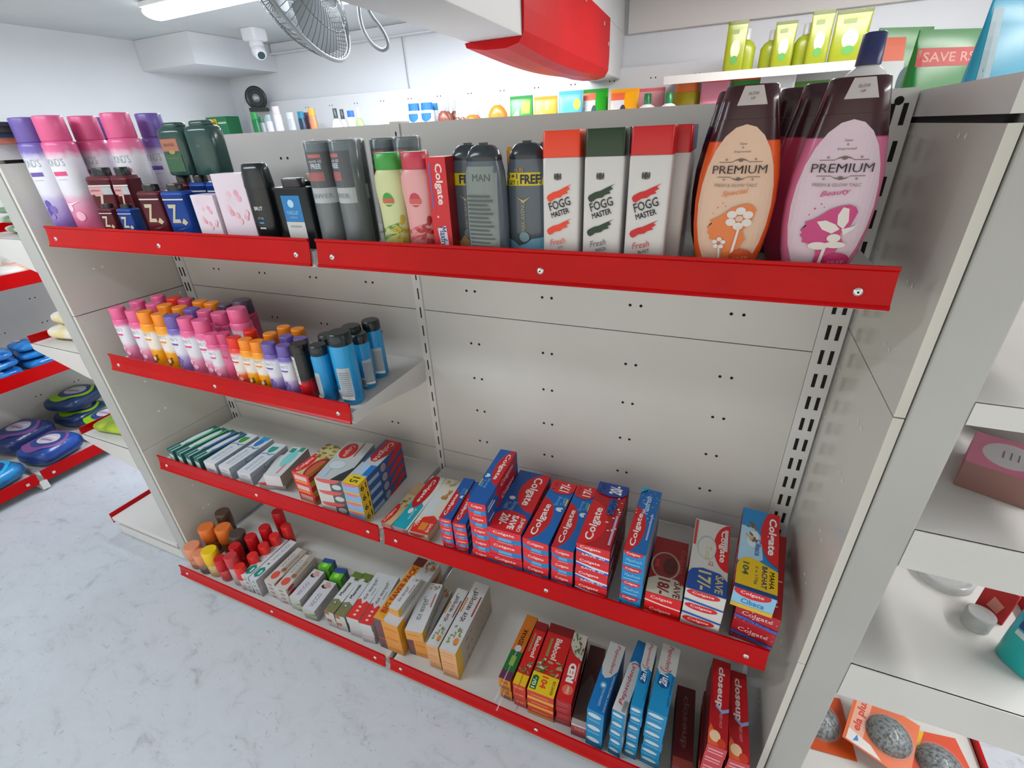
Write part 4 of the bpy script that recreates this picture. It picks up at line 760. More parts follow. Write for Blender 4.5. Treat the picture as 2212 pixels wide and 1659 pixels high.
# --- talc
TALC = {'pink': ('#E0608F', '#E5A3BE', '#DB4B7C'), 'orange': ('#F08A1C', '#F0A818', '#E88A2A'), 'purple': ('#6E5AA6', '#A595CC', '#6A55A8'), 'red': ('#E2301F', '#E9643C', '#E2402F'), 'dpurple': ('#4E3C52', '#B03A62', '#B03A62'), 'dpink': ('#CC4A78', '#D8487A', '#C43A6A')}
TM = {}
def talc_mat(c, H):
    k = (c, round(H, 3))
    if k in TM: return TM[k]
    capc, low, bar = TALC[c]
    if c == 'orange': st = [(0, '#EE9A10'), (.40*H, '#F2A714'), (.47*H, '#EDE3D5'), (.78*H, '#E9E2DA'), (.86*H, '#F2A41C'), (H, '#F0951C')]
    elif c == 'pink': st = [(0, '#DB4A7C'), (.18*H, '#DE7BA2'), (.38*H, '#E6A6C2'), (.46*H, '#DFDDE6'), (.82*H, '#E4E2EA'), (.90*H, '#E0709C'), (H, '#DD5A8E')]
    elif c == 'purple': st = [(0, '#6A4CA2'), (.2*H, '#9A83C6'), (.38*H, '#B9AEDB'), (.46*H, '#DEDDE8'), (.82*H, '#E2E2EC'), (.90*H, '#7C6CB4'), (H, '#7060AE')]
    elif c == 'red': st = [(0, '#D92A1C'), (.3*H, '#E96A48'), (.42*H, '#EDDCD5'), (.8*H, '#E9E2E0'), (.9*H, '#E24A36'), (H, '#E23A2A')]
    elif c == 'dpurple': st = [(0, '#B82A5C'), (.5*H, '#C84A78'), (.9*H, '#BE3A66'), (H, '#B03A62')]
    else: st = [(0, '#C8305E'), (.5*H, '#D86A92'), (.9*H, '#C84A76'), (H, '#C43A6A')]
    TM[k] = rampm('talc_print_'+c, [(z, h) for z, h in st], .32, nz=.10, nscale=45)
    return TM[k]
TP = {}
def talc(c, loc, H, R, label, group=None, rz=0.0, tilt=None):
    key = (c, round(H, 3), round(R, 3))
    if key in TP:
        r = dup(TP[key], loc, rz, label, group); return r
    capc, low, bar = TALC[c]; hb = H*.80
    body = [(0, R*.94, R*.80), (.003, R, R*.86), (hb*.95, R, R*.86), (hb*.985, R*.97, R*.83), (hb, R*.84, R*.72)]
    fl = [('t', "POND'S", .5, .80, .72, .085, '#9AA6A6', 0, -.004), ('r', .26, .655, .80, .70, bar), ('r', .36, .61, .72, .618, '#C6C2CC')]
    if c == 'orange': fl += leaves(7, 2, ['#3E4A22', '#5E4A2A', '#8C4A2A'], .40, .75, .12, .30, .13, .45)+[('e', .58, .22, .11, .05, '#E6CDB4')]
    if c == 'purple': fl += [('e', .45, .34, .13, .05, '#5E4E9E'), ('e', .6, .28, .13, .045, '#7664B0'), ('e', .38, .25, .10, .05, '#5E4E9E'), ('e', .5, .2, .08, .03, '#8C7CC4')]
    if c in ('pink', 'red'): fl += [('e', .35, .30, .14, .045, '#EFC4D4' if c == 'pink' else '#F2C2A8'), ('e', .65, .20, .16, .055, '#EBB0C6' if c == 'pink' else '#F0A888'), ('p', [(.1, .36), (.5, .33), (.9, .38), (.5, .35)], '#F2D5E0')]
    t = bottle('talc_bottle', label, 'talcum powder', loc, body, talc_mat(c, hb), [(hb+.0002, R*.86, R*.74), (hb+.002, R*.90, R*.77), (H-.003, R*.87, R*.75), (H-.0006, R*.84, R*.72), (H, R*.78, R*.67)], M(capc, .3), arts=[(R*1.7, .004, hb-.008, fl, 0)], group=group, rz=rz)
    TP[key] = t
    return t
# --- shelf one
s1, s2 = SZ[1], SZ[2]
GT1 = 'large talc bottles at the left of the top shelf'
H1 = .262; zt = s1+H1
def top1(u, v, z=None):
    p = A(u, v, 2, z or zt); return p.x, p.y
for c, u, v, lab in (('purple', 43, 243, 'tall purple-capped talc bottle, first on the left of the top shelf'), ('pink', 95, 239, 'tall pink-capped talc bottle beside the leftmost purple one'), ('pink', 172, 244, 'tall pink-capped talc bottle behind the big maroon tins'), ('pink', 246, 246, 'tall pink-capped talc bottle, rightmost of the tall talc bottles')):
    p = A(u, v, 1, -.258 if c == 'purple' else -.248 if u < 100 else -.175)
    talc(c, (p.x, p.y, s1), H1, .036, lab, None, .25)
talc('purple', (-.848, -.125, s1), H1, .034, 'tall purple talc bottle peeking between the two left pink caps', None, .2)
talc('purple', (-.665, -.095, s1), H1, .034, 'tall purple talc bottle peeking between the two right pink caps', None, .2)
GOLD = '#B9AE92'
def tin(c, loc, W_, D, H, label, band=None, seal=False, group=None, cat='perfumed talc tin', rz=.12):
    base = {'maroon': '#5E1A26', 'blue': '#12449A'}[c]
    hb = H*.885
    body = [(0, W_*.5, D*.5), (hb*.93, W_*.5, D*.5), (hb*.931, W_*.505, D*.505), (hb*.955, W_*.505, D*.505), (hb*.956, W_*.5, D*.5), (hb*.985, W_*.48, D*.46), (hb, W_*.40, D*.40)]
    it = [('r', 0, .835, 1, .862, '#C9C6C2'), ('t', 'Z', .38, .56, .44, .38, GOLD, 0, .03), ('e', .78, .40, .09, .05, GOLD), ('p', [(.62, .37), (.78, .47), (.92, .38), (.78, .32)], GOLD), ('p', [(.3, .22), (.55, .25), (.85, .28), (.55, .235)], '#8E6E66')]
    if band: it += [('r', 0, .70, .62, .83, '#C99094'), ('r', .62, .70, 1, .83, '#A9ACAE'), ('t', 'perfumes', .3, .77, .4, .05, '#8C5A5E')]; it = [x if not (x[0] in 'pe' and len(x) > 2) else x for x in it]
    if seal: it += [('e', .6, .13, .13, .055, '#8FA6C9'), ('e', .6, .13, .07, .03, base)]
    def ex(t):
        pass
    return bottle('perfume_tin', label, cat, loc, body, M(base, .3, .2), [(hb+.0002, W_*.26, D*.34), (H-.002, W_*.26, D*.34), (H, W_*.24, D*.31)], M('#1B1C1E', .3), ex=6.0, capex=3.0, arts=[(W_*.88, .003, hb-.004, it, 0)], group=group, rz=rz)
tin('maroon', (-.674, -.243, s1), .082, .040, .150, 'large maroon tin with a gold Z and pink band', band=True, cat='perfume tin')
tin('maroon', (-.598, -.240, s1), .052, .040, .150, 'dark maroon tin half hidden right of the pink-banded tin', band=True, cat='perfume tin')
tin('maroon', (-.628, -.284, s1), .046, .026, .076, 'small maroon tin with a gold Z on the front edge', cat='perfume tin')
tin('blue', (-.557, -.284, s1), .046, .026, .076, 'small blue tin with a gold Z on the front edge', cat='perfume tin')
tin('maroon', (-.468, -.270, s1), .064, .034, .116, 'medium maroon tin with a gold Z beside the blue one', cat='perfume tin')
tin('blue', (-.388, -.270, s1), .064, .034, .116, 'medium blue tin with gold Z and round seal', seal=True, cat='perfume tin')
# tins standing behind with only their black caps showing
for i, (x, c) in enumerate(((-.455, 'maroon'), (-.398, 'blue'), (-.342, 'blue'), (-.290, 'maroon'))):
    tin(c, (x, -.200, s1), .050, .036, .128, ['maroon', 'blue', 'blue', 'maroon'][i]+' tin in the second row, '+['first', 'second', 'third', 'fourth'][i]+' behind the medium tins', cat='perfume tin', group='tins in the second row of the top shelf')
# dark green bottles lying on that row
def pouch(name, label, cat, loc, w, h, d, col, arts=(), rz=0.0, group=None, rough=.25, rot=None, seal=None):
    """stand-up refill pouch: gusseted foot, flat welded top"""
    t = thing(name, label, cat, loc, rz, group, rot)
    m = MB(); prof = [(0, w*.46, d*.42), (h*.03, w*.49, d*.5), (h*.3, w*.5, d*.46), (h*.6, w*.49, d*.32), (h*.85, w*.485, d*.12), (h*.93, w*.49, .0018), (h, w*.485, .0014)]
    m.vase(prof, col if not isinstance(col, str) else M(col, rough), 28, 3.0)
    for (ww, z0, hh, items, ro) in arts: m.art(front_fn(prof, 3.0, ww, z0), ww, hh, items, cell=.012)
    m.build('pouch_body', t)
    if seal:
        m = MB(); m.vase([(h*.93, w*.492, .0024), (h, w*.488, .0020)], M(seal, rough), 28, 3.0); m.build('seal_strip', t)
    return t
DG = '#2C4A45'
def dkbottle(x, y, label, front=True, rz=.1):
    body = [(0, .030, .020), (.004, .034, .022), (.106, .034, .022), (.114, .031, .020), (.118, .024, .017)]
    it = [('r', .06, .60, .82, .93, '#A86A52'), ('t', 'DENVER', .44, .77, .5, .08, '#5E4232'), ('e', .5, .58, .14, .06, '#9E8A4A'), ('r', .06, .04, .84, .52, '#2C5A3A'), ('t', 'Hamilton', .44, .42, .5, .05, '#6E7A4A')] if front else [('t', 'W', .5, .7, .2, .08, '#5A6E6A')]
    return bottle('perfume_bottle', label, 'perfume bottle', (x, y, s1+.1285), [(z*.79, q*1.08, w*1.05) for z, q, w in body], M(DG, .18), [(z*.79, q*1.05, w) for z, q, w in [(.1182, .021, .015), (.1215, .022, .016), (.128, .021, .015), (.130, .018, .013)]], M('#33504B', .2), ex=4.0, arts=[(.064, .005, .072, it, 0)], rz=rz)
dkbottle(-.430, -.200, 'dark green perfume bottle with a copper label standing on the black-capped tins')
dkbottle(-.345, -.198, 'plain dark green perfume bottle right of the copper-labelled one', False)
# pale pink cartons
PKM = noisy('pale_pink_card', '#D6C2CE', '#D9CBD6', 17, .55, 2, .30, .45)
for (w, h, x, lab) in ((.062, .096, -.292, 'low pale pink carton with rose blotches in front of the taller one'), (.082, .134, -.214, 'taller pale pink carton with rose blotches beside the black bottle')):
    m = MB(); d = .034
    m.box(-w/2, w/2, 0, d, 0, h, PKM)
    m.art(lambda u, v, o_: (-w/2+u, -o_, v), w, h, [('e', cu, cv, .07, .045, cc) for cu, cv, cc in ((.42, .72, '#E0B4C0'), (.66, .74, '#DC9CAC'), (.72, .66, '#DFA6B4'), (.30, .52, '#E2B6C2'), (.36, .46, '#DC9CAC'), (.52, .42, '#E0B0BC'), (.58, .34, '#E3BCC8'), (.80, .40, '#E0A8B6'), (.84, .46, '#E3BCC8'))]); o = m.build('gift_carton', bevel=.001); o.location = (x, -.287 if h < .1 else -.278, s1); o.rotation_euler = (0, 0, .06)
    tag(o, lab, 'carton')
BLK = '#14191C'
# black deodorant bottle
bottle('deodorant_bottle', 'black flat deodorant bottle right of the pale pink cartons', 'deodorant', (-.139, -.270, s1),
    [(0, .026, .015), (.004, .028, .017), (.108, .028, .017)], M(BLK, .25), [(.1082, .0285, .0175), (.112, .029, .018), (.140, .026, .016), (.149, .024, .014), (.151, .018, .010)], M('#1A2326', .22), ex=3.2,
    arts=[(.05, .004, .10, [('t', 'BRUT', .5, .68, .42, .07, '#C9CDD2', 0, .02), ('t', 'ATTAR', .5, .5, .3, .04, '#9AA0A6'), ('r', .38, .40, .62, .43, '#3E8CC0'), ('r', .35, .30, .65, .33, '#B4BAC0'), ('r', .3, .12, .7, .16, '#C9CDD2'), ('r', .3, 0, .7, .11, '#2A4E96')], 0)], rz=.05)
# dark slab tin with blue and white label
bottle('cologne_tin', 'black rectangular cologne tin with a blue and white label', 'cologne', (-.052, -.268, s1),
    [(0, .040, .016), (.102, .040, .016), (.106, .042, .018), (.109, .042, .018)], M('#1B2124', .28, .3), [(.1092, .022, .010), (.122, .022, .010), (.124, .020, .009)], M('#2A2A2C', .3), ex=8.0, capex=5.0,
    arts=[(.072, .006, .094, [('r', .18, .46, .78, .95, '#1878B8'), ('r', .18, .04, .78, .455, '#C6C8C8'), ('e', .46, .80, .10, .075, '#A9D0E6'), ('t', 'YARDLEY', .47, .63, .40, .07, '#8CC4E6'), ('t', 'LONDON', .47, .54, .24, .035, '#8CC4E6'), ('t', 'ELEGANCE', .47, .37, .36, .04, '#9A9C9A')], 0)], rz=.05)
bottle('cologne_tin', 'black cologne tin with a silver rim standing behind the labelled one', 'cologne', (-.035, -.225, s1), [(0, .040, .015), (.112, .040, .015), (.116, .042, .017)], M('#1B2124', .28, .3), [(.1162, .02, .01), (.128, .02, .01)], M('#B4A88C', .3, .5), ex=8.0, capex=5.0)
# clear-wrapped dark deodorant cans
CLR = glassy('clear_wrap', '#C9D2D6', .08, .16)
def dcan(x, y, label, lab=True, H=.182, R=.0245, group=None, rz=0.0):
    body = [(0, R*.9, R*.9), (.004, R, R), (H*.62, R, R), (H*.985, R*.985, R*.985)]
    it = [('r', 0, .93, 1, .99, '#4E5E64'), ('r', 0, .60, 1, .93, '#22232A'), ('r', 0, .455, 1, .60, '#B4B8BA')]
    if lab: it += [('r', .38, .875, .72, .905, '#C8504A'), ('t', 'worth 60', .55, .845, .34, .030, '#C2C4CC', 0, .01), ('t', 'FREE', .56, .80, .26, .045, '#D5D5DC', 0, .03), ('r', .15, .665, .72, .745, '#A8383C'), ('t', 'DENVER', .50, .525, .70, .045, '#7C8286'), ('t', 'DENVER', .24, .80, .18, .02, '#8A8E98')]
    t = bottle('deodorant_can', label, 'deodorant', (x, y, s1), body, M('#5A6064', .22, .3), [(H*.986, R*.97, R*.97), (H*.995, R*.95, R*.95), (H, R*.85, R*.85)], M('#5A6468', .2, .3), arts=[(R*2.9, .004, H*.985-.005, it, .001)], group=group, rz=rz)
    m = MB(); m.vase([(.001, R*1.05, R*1.05), (H*.99, R*1.04, R*1.04), (H*1.004, R*.98, R*.98), (H*1.012, R*.6, R*.6)], CLR, 24, 2.2, cap=False); m.build('plastic_wrap', t)
    return t
dcan(.024, -.266, 'dark wrapped deodorant can, left one of the front pair', rz=.1)
dcan(.077, -.262, 'dark wrapped deodorant can, right one of the front pair', rz=-.5)
dcan(.098, -.180, 'dark wrapped deodorant can, left one of the rear pair', rz=-.1)
dcan(.150, -.180, 'dark wrapped deodorant can, right one of the rear pair', rz=-.1)
dcan(.046, -.207, 'dark wrapped deodorant can hidden behind the front pair', False)
# eva talc
def eva(x, y, cap, base, low, label, rz=.05, fruit='#B9A82E'):
    prof = [(0, .023, .015), (.003, .0265, .018), (.04, .0245, .017), (.075, .0255, .0175), (.105, .0285, .019), (.125, .028, .0185), (.135, .022, .016)]
    bmx = rampm('eva_print', [(0, low), (.05, base), (.135, base)], .3, nz=.2)
    it = [('e', .52, .66, .20, .085, cap), ('r', .30, .62, .74, .675, '#C9604E'), ('r', .38, .60, .68, .615, base), ('t', 'eva', .45, .27, .34, .36, '#3E9A3A' if cap == '#3C9A3E' else '#D04A56', -68, .0, .3)]+leaves(10, 6, [fruit, low], .5, 1, .05, .45, .12, .4)
    return bottle('talc_bottle', label, 'talcum powder', (x, y, s1), prof, bmx, [(.1352, .0225, .0165), (.138, .0235, .0172), (.158, .0225, .0165), (.1605, .021, .015)], M(cap, .3), ex=2.4, arts=[(.05, .004, .13, it, 0)], rz=rz)
eva(.168, -.268, '#3C9A3E', '#C9CF9A', '#B4A432', 'green-capped yellow-green talc bottle beside the wrapped cans')
eva(.188, -.215, '#3C9A3E', '#C9CF9A', '#B4A432', 'green-capped talc bottle peeking behind its twin')
eva(.223, -.270, '#C23A4E', '#DDA0A0', '#B02A30', 'red-capped pink talc bottle left of the upright red cartons', fruit='#A8202A')
# upright red toothpaste cartons
TY['upred'] = dict(top=[('r', 0, 0, 1, 1, '#B81820')], end=[('r', 0, 0, 1, 1, '#CE2028'), ('t', 'Colgate', .52, .78, .70, .5, '#E8D5D2', -90, .03) if 0 else ('r', 0, 0, 0, 0, '#CE2028')], side=[('r', 0, 0, 1, 1, '#9E1820')], base='#B0202A')
def upright(x, y, h, w, d, label, cc='#CE2028'):
    m = MB(); m.box(-w/2, w/2, 0, d, 0, h, cc)
    it = [('r', 0, 0, 1, 1, cc), ('t', 'Colgate', .56, .74, .40, .46, '#E9D8D6', -90, .025), ('r', .12, .5, .2, .95, '#6E5AA0'), ('e', .35, .42, .05, .012, '#E6C8C8'), ('p', [(.25, .30), (.72, .33), (.82, .05), (.42, .03)], '#D5D2DE'), ('t', 'Maxfresh', .54, .18, .27, .36, '#1C4C9C', -90, .02)]+stars(6, 3, '#E6C8C8', .2, .8, 0, .1, .03, .3)
    m.art(lambda u, v, o: (-w/2+u, -o, v), w, h, it, )
    m.art(lambda u, v, o: (w/2+o, u, v), d, h, [('r', 0, 0, 1, 1, '#9A141C')])
    o = m.build('toothpaste_carton'); o.location = (x, y, s1); o.rotation_euler = (0, 0, .04)
    return tag(o, label, 'toothpaste box')
upright(.268, -.283, .152, .034, .036, 'red toothpaste carton standing upright beside the red-capped talc')
upright(.296, -.190, .154, .036, .036, 'upright red toothpaste carton standing second row beside the shampoos', '#B8222A')
upright(.345, -.140, .154, .036, .036, 'upright red toothpaste carton in the back row behind the grey shampoos', '#B8222A')
m = MB(); m.box(-.02, .02, 0, .02, 0, .16, '#E0A21C'); o = m.build('small_carton'); o.location = (.372, -.195, s1); tag(o, 'yellow carton tip showing behind the grey shampoo bottles', 'carton')
# grey shampoo bottles
def park(x, y, label, kind=0, rz=0.0):
    prof = [(0, .031, .017), (.003, .0335, .019), (.05, .0350, .020), (.10, .0340, .0195), (.130, .0315, .0185), (.145, .0275, .017)]
    it = []
    if kind == 0: it = [('r', 0, .76, 1, .89, '#D5C21E'), ('t', 'FREE', .68, .825, .52, .095, '#22283A', 0, .04), ('t', '1+1', .22, .855, .25, .05, '#22283A', 0, .02), ('t', 'GET 1', .22, .79, .28, .045, '#22283A'), ('t', 'PARK AVENUE', .48, .44, .36, .11, '#A9A07C', 90), ('p', [(.3, .65), (.5, .61), (.7, .65), (.5, .585)], '#C2B27A'), ('e', .5, .22, .14, .055, '#7C9CA6'), ('t', 'rs 85', .4, .92, .24, .04, '#C98A4A'), ('p', [(0, .0), (0, .20), (.2, .17), (.35, .12), (.55, .15), (.7, .20), (1, .22), (1, 0)], '#6FA6C0')]
    if kind == 1: it = [('r', 0, .76, 1, .89, '#D5C21E'), ('t', 'FREE', .62, .825, .60, .095, '#22283A', 0, .04), ('t', 'PARK AVENUE', .48, .44, .36, .11, '#A9A07C', 90), ('p', [(.3, .65), (.5, .61), (.7, .65), (.5, .585)], '#C2B27A'), ('e', .5, .22, .14, .055, '#7C8CA0'), ('p', [(.05, .06), (.12, .16), (.2, .12), (.35, .2), (.5, .14), (.65, .2), (.8, .12), (.95, .06)], '#C99A66')]
    if kind == 2: it = [('r', .06, .01, .96, .97, '#7E8884'), ('t', 'MAN', .55, .86, .5, .07, '#4A5254')]+[('r', .12, .08+.045*k, .86-.07*((k*7) % 3), .085+.045*k+.012, '#4E5658') for k in range(14)]
    def wrap(t):
        m = MB(); m.box(-.006, .006, -.003, .003, .1655, .169, '#3A4248')
        m.build('cap_tab', t)
    return bottle('shampoo_bottle', label, 'shampoo', (x, y, s1), prof, M('#56616B', .2), [(.1452, .0280, .0172), (.150, .0275, .0172), (.158, .024, .015), (.164, .018, .011), (.166, .012, .008)], M('#2E353B', .2), ex=2.6, arts=[(.060, .004, .138, it, 0)], rz=rz, extra=wrap)
park(.303, -.238, 'grey shampoo bottle with yellow free sticker, left of its back-turned twin', 1, .04)
park(.350, -.277, 'grey shampoo bottle turned to show its printed back label', 2, -.08)
park(.4085, -.250, 'grey shampoo bottle with wide yellow sticker and blue splash', 0, 0)
park(.425, -.190, 'grey shampoo bottle in the second row beside the orange-capped bottle', 1)
# white bottles with coloured square caps
def stroke(cv, col, s):
    return [('p', [(.14, cv-.075), (.10, cv-.045), (.14, cv-.02), (.30, cv+.01), (.44, cv+.022), (.60, cv+.05), (.84, cv+.088), (.72, cv+.058), (.78, cv+.040), (.68, cv+.020), (.72, cv), (.58, cv-.015), (.50, cv-.04), (.34, cv-.05), (.28, cv-.068), (.2, cv-.085)], col)]
def fogg(x, y, capc, sub, label, rz=0.0, full=True, stc=None):
    w, d = .0275, .018; H = .180; hb = .1465
    prof = [(0, w*.97, d*.95), (.003, w, d), (hb-.002, w, d), (hb, w*.97, d*.95)]
    c = stc or capc
    it = []
    if full:
        it = [('e', .42, .845, .06, .022, '#3E3A38'), ('e', .34, .85, .028, .03, '#4E4A46'), ('e', .50, .85, .028, .03, '#4E4A46'), ('r', .38, .86, .46, .878, '#3E3A38'), ('r', .36, .818, .48, .824, '#4E4A46')]+stroke(.695, c, 1)+stroke(.365, c, 2)
        it += [('t', 'FOGG', .48, .592, .64, .085, '#2B2B2C', 17, .015), ('t', 'MASTER', .50, .505, .54, .055, '#2B2B2C', 17, .035), ('t', 'Fresh', .42, .215, .46, .06, c if sub != 'BREEZE' else '#4E544E', 12, -.004, .3), ('t', sub, .52, .155, .3 if sub != 'JOY' else .16, .03, '#3A3A3A', 14, .01)]
    return bottle('talc_bottle', label, 'talcum powder', (x, y, s1), prof, M('#D3D0CE', .32), [(hb+.0003, w*1.0, d*1.0), (H-.002, w*.985, d*.98), (H, w*.95, d*.94)], M(capc, .3), ex=9.0, n=40, arts=[(w*1.86, .003, hb-.006, it, 0)] if full else (), rz=rz)
fogg(.4725, -.2685, '#E8401C', 'JOY', 'white talc bottle with a bright orange-red cap', .0)
fogg(.5335, -.2685, '#1E3A20', 'BREEZE', 'white talc bottle with a dark green cap', .0)
fogg(.5945, -.2685, '#C8141A', 'BLAST', 'white talc bottle with a crimson cap, beside the green-capped one', .0)
fogg(.612, -.2255, '#C8141A', '', 'white talc bottle with a crimson cap, behind its front twin', 0, False)
fogg(.611, -.183, '#164A8E', '', 'white talc bottle with a blue cap, third in its row', 0, False)
fogg(.610, -.140, '#164A8E', '', 'white talc bottle with a blue cap, last in its row', 0, False)
fogg(.4725, -.224, '#E8401C', '', 'white talc bottle with an orange-red cap hidden behind its twin', 0, False)
fogg(.5335, -.224, '#1E3A20', '', 'white talc bottle with a dark green cap hidden behind its twin', 0, False)
# big oval talc bottles
def premium(x, y, base, pale, ac, word, label, rz=0.0, full=True, butterfly=False):
    R = .0480
    prof = [(0, R*.66, .020), (.004, R*.72, .023), (.03, R*.88, .027), (.06, R*.97, .029), (.09, R, .030), (.12, R*.97, .029), (.15, R*.87, .027), (.182, R*.735, .0240)]
    it = [('e', .5, .465, .475, .515, pale)]
    ft = 13
    if full:
        G_ = '#4A403C'
        it += [('t', 'New', .5, .865, .09, .018, '#8C7C74'), ('t', '&', .5, .842, .03, .014, '#8C7C74'), ('t', 'Improved', .5, .815, .20, .018, '#8C7C74')]
        for sgn in (1, -1):
            zc = .762 if sgn > 0 else .648
            it += [('r', .5-.27, zc-.012*sgn, .5-.10, zc-.008*sgn, '#6A5C54'), ('r', .5+.10, zc-.012*sgn, .5+.27, zc-.008*sgn, '#6A5C54'), ('e', .5, zc, .03, .009, '#6A5C54'), ('p', [(.38, zc-.012*sgn), (.44, zc+.006*sgn), (.5, zc+.014*sgn), (.56, zc+.006*sgn), (.62, zc-.012*sgn), (.56, zc-.001*sgn), (.5, zc+.004*sgn), (.44, zc-.001*sgn)][::sgn], '#6A5C54'), ('e', .32, zc+.006*sgn, .014, .007, '#8C7C74'), ('e', .68, zc+.006*sgn, .014, .007, '#8C7C74')]
        it += [('t', 'PREMIUM', .5, .705, .68, .052, G_, 0, .002), ('t', 'FRESH & GLOW TALC', .48, .605, .54, .020, '#8A7A72'), ('t', word, .49, .555, .34, .042, ac, 8, .008, .35)]
        # profile of a face in one flat colour, with white flowers
        it += [('p', [(.80, .44), (.76, .47), (.68, .485), (.58, .475), (.48, .455), (.40, .42), (.32, .39), (.22, .37), (.25, .345), (.19, .315), (.22, .30), (.20, .28), (.24, .26), (.24, .235), (.34, .225), (.42, .20), (.44, .15), (.42, .08), (.52, .02), (.62, .10), (.66, .18), (.72, .24), (.66, .30), (.76, .36)], ac)]
        W_ = '#DDD5CF'
        if butterfly: it += [('p', [(.62, .47), (.58, .42), (.60, .36), (.68, .33), (.72, .38), (.69, .46)], W_), ('p', [(.36, .375), (.46, .385), (.58, .36), (.64, .33), (.56, .30), (.44, .325)], W_), ('p', [(.66, .33), (.80, .35), (.84, .375), (.80, .33), (.70, .29)], W_), ('e', .60, .27, .08, .028, W_), ('e', .44, .215, .12, .026, W_), ('e', .63, .225, .13, .022, W_), ('p', [(.5, .2), (.54, .2), (.50, 0), (.46, 0)], W_)]
        else:
            for k in range(6): it.append(('e', .60+.12*cos(k*PI/3+.5), .385+.052*sin(k*PI/3+.5), .065, .026, W_))
            it += [('e', .60, .385, .05, .02, '#D8B9A6')]
            for k in range(5): it.append(('e', .38+.06*cos(k*2*PI/5+.3), .21+.028*sin(k*2*PI/5+.3), .034, .015, W_))
            it += [('p', [(.60, .33), (.63, .33), (.56, .02), (.52, .02)], W_), ('p', [(.38, .18), (.40, .18), (.44, .02), (.41, .02)], W_)]
        it += [('p', ell(.70, .115, .16, .055, 18)+[], '#C2481E' if not butterfly else '#B82C66'), ('t', 'FREE', .70, .10, .2, .03, '#E0906A' if not butterfly else '#DD8AB0', 6), ('r', .60, .055, .80, .068, '#6A1A12' if not butterfly else '#B82C66')]
        it += [('e', .30, .46, .014, .006, ac), ('e', .36, .49, .010, .005, ac), ('e', .25, .42, .01, .004, ac), ('e', .40, .47, .008, .004, '#8C6A66')]
    bm = rampm('premium_print', [(0, base), (.158, base), (.1595, '#38121A'), (.182, '#38121A')], .22)
    capm = M('#38121A', .2)
    def extra(t):
        m = MB(); cp = [(.1822, R*.735, .0242), (.20, R*.665, .0225), (.216, R*.60, .0205)]
        if full:
            m.art(front_fn(cp, 2.6, .07, .196), .07, .0195, [('p', [(.38, 1), (.66, 1), (.76, 0), (.30, 0)], '#B9B1AE'), ('t', 'GLOW', .53, .6, .16, .16, '#6E6462'), ('t', 'UP', .53, .35, .06, .14, '#6E6462')], cell=.012)
            o = m.build('cap_label', t); o['label'] = 'pale tapered label on the cap'
    t = thing('talc_bottle', label, 'talcum powder', (x, y, s1), rz)
    m = MB(); m.vase(prof, bm, 40, 2.6)
    z0 = .004; f0 = front_fn(prof, 2.6, R*1.86, z0)
    m.art(lambda u, v, o: f0(u, v, o+.0002), R*1.86, .176, it if full else [], cell=.005, step=.00010)
    m.build('body', t)
    m = MB(); m.vase([(.1822, R*.735, .0241), (.20, R*.665, .0224), (.2155, R*.60, .0204), (.217, R*.55, .018)], capm, 40, 2.6); m.build('cap', t)
    extra(t)
    return t
premium(.7020, -.262, '#E0561C', '#DDB9A0', '#DE7A3C', 'Special', 'big orange oval talc bottle with a dark maroon cap', .0)
premium(.8085, -.262, '#C8688E', '#D5BFCB', '#C23A78', 'Beauty', 'big pink oval talc bottle with a dark cap at the front right', .0, True, True)
premium(.790, -.192, '#B83A5A', '#B83A5A', '#B83A5A', '', 'big pink oval talc bottle directly behind the front pink one', .0, False)
premium(.768, -.125, '#B83A5A', '#B83A5A', '#B83A5A', '', 'big pink oval talc bottle, last behind the front pink one', .0, False)
premium(.690, -.165, '#5E1A16', '#5E1A16', '#5E1A16', '', 'big dark oval talc bottle behind the orange one', .0, False)
# --- shelf two: talc bottles
HB, RB = .158, .0245
rows = [  # colour, cap centre pixel, row y or None, label
 ('pink', 249, 660, 'first in the front row'), ('pink', 285, 665, 'second in the front row'), ('orange', 312, 674, 'third in the front row'), ('orange', 344, 678, 'fourth in the front row'),
 ('purple', 371, 684, 'fifth in the front row'), ('pink', 399, 686, 'sixth in the front row'), ('pink', 431, 689, 'seventh in the front row')]
cn = {'pink': 'pink', 'orange': 'orange', 'purple': 'purple', 'red': 'red', 'dpurple': 'dark purple', 'dpink': 'deep pink'}
xs_front = []
for c, u, v, w in rows:
    p = A(u, v, 1, -.262); xs_front.append(p.x)
    talc(c, (p.x, -.262, s2), HB, RB, '%s-capped medium talc bottle, %s of the third shelf up' % (cn[c], w))
row2 = ['pink', 'pink', 'orange', 'orange', 'purple', 'pink', 'pink']
nth = ['first', 'second', 'third', 'fourth', 'fifth', 'sixth', 'seventh', 'eighth']
for i, c in enumerate(row2):
    talc(c, (xs_front[i]-.003, -.205 if i < 6 else -.207, s2), HB, RB, '%s-capped medium talc bottle, %s in the second row of the third shelf up' % (cn[c], nth[i]))
for i, c in enumerate(['pink', 'red', 'dpink', 'orange', 'orange', 'dpurple']):
    x = xs_front[i]+.004
    talc(c, (x, -.150, s2), HB, RB, '%s-capped medium talc bottle, %s in the third row of the third shelf up' % (cn[c], nth[i]))
talc('dpurple', (-.462, -.150, s2), .176, .030, 'tall deep pink talc bottle with a dark cap behind the medium ones')
talc('pink', (-.414, -.205, s2), .176, .029, 'tall pink-capped talc bottle at the right of the medium rows')
HS, RS = .128, .0205
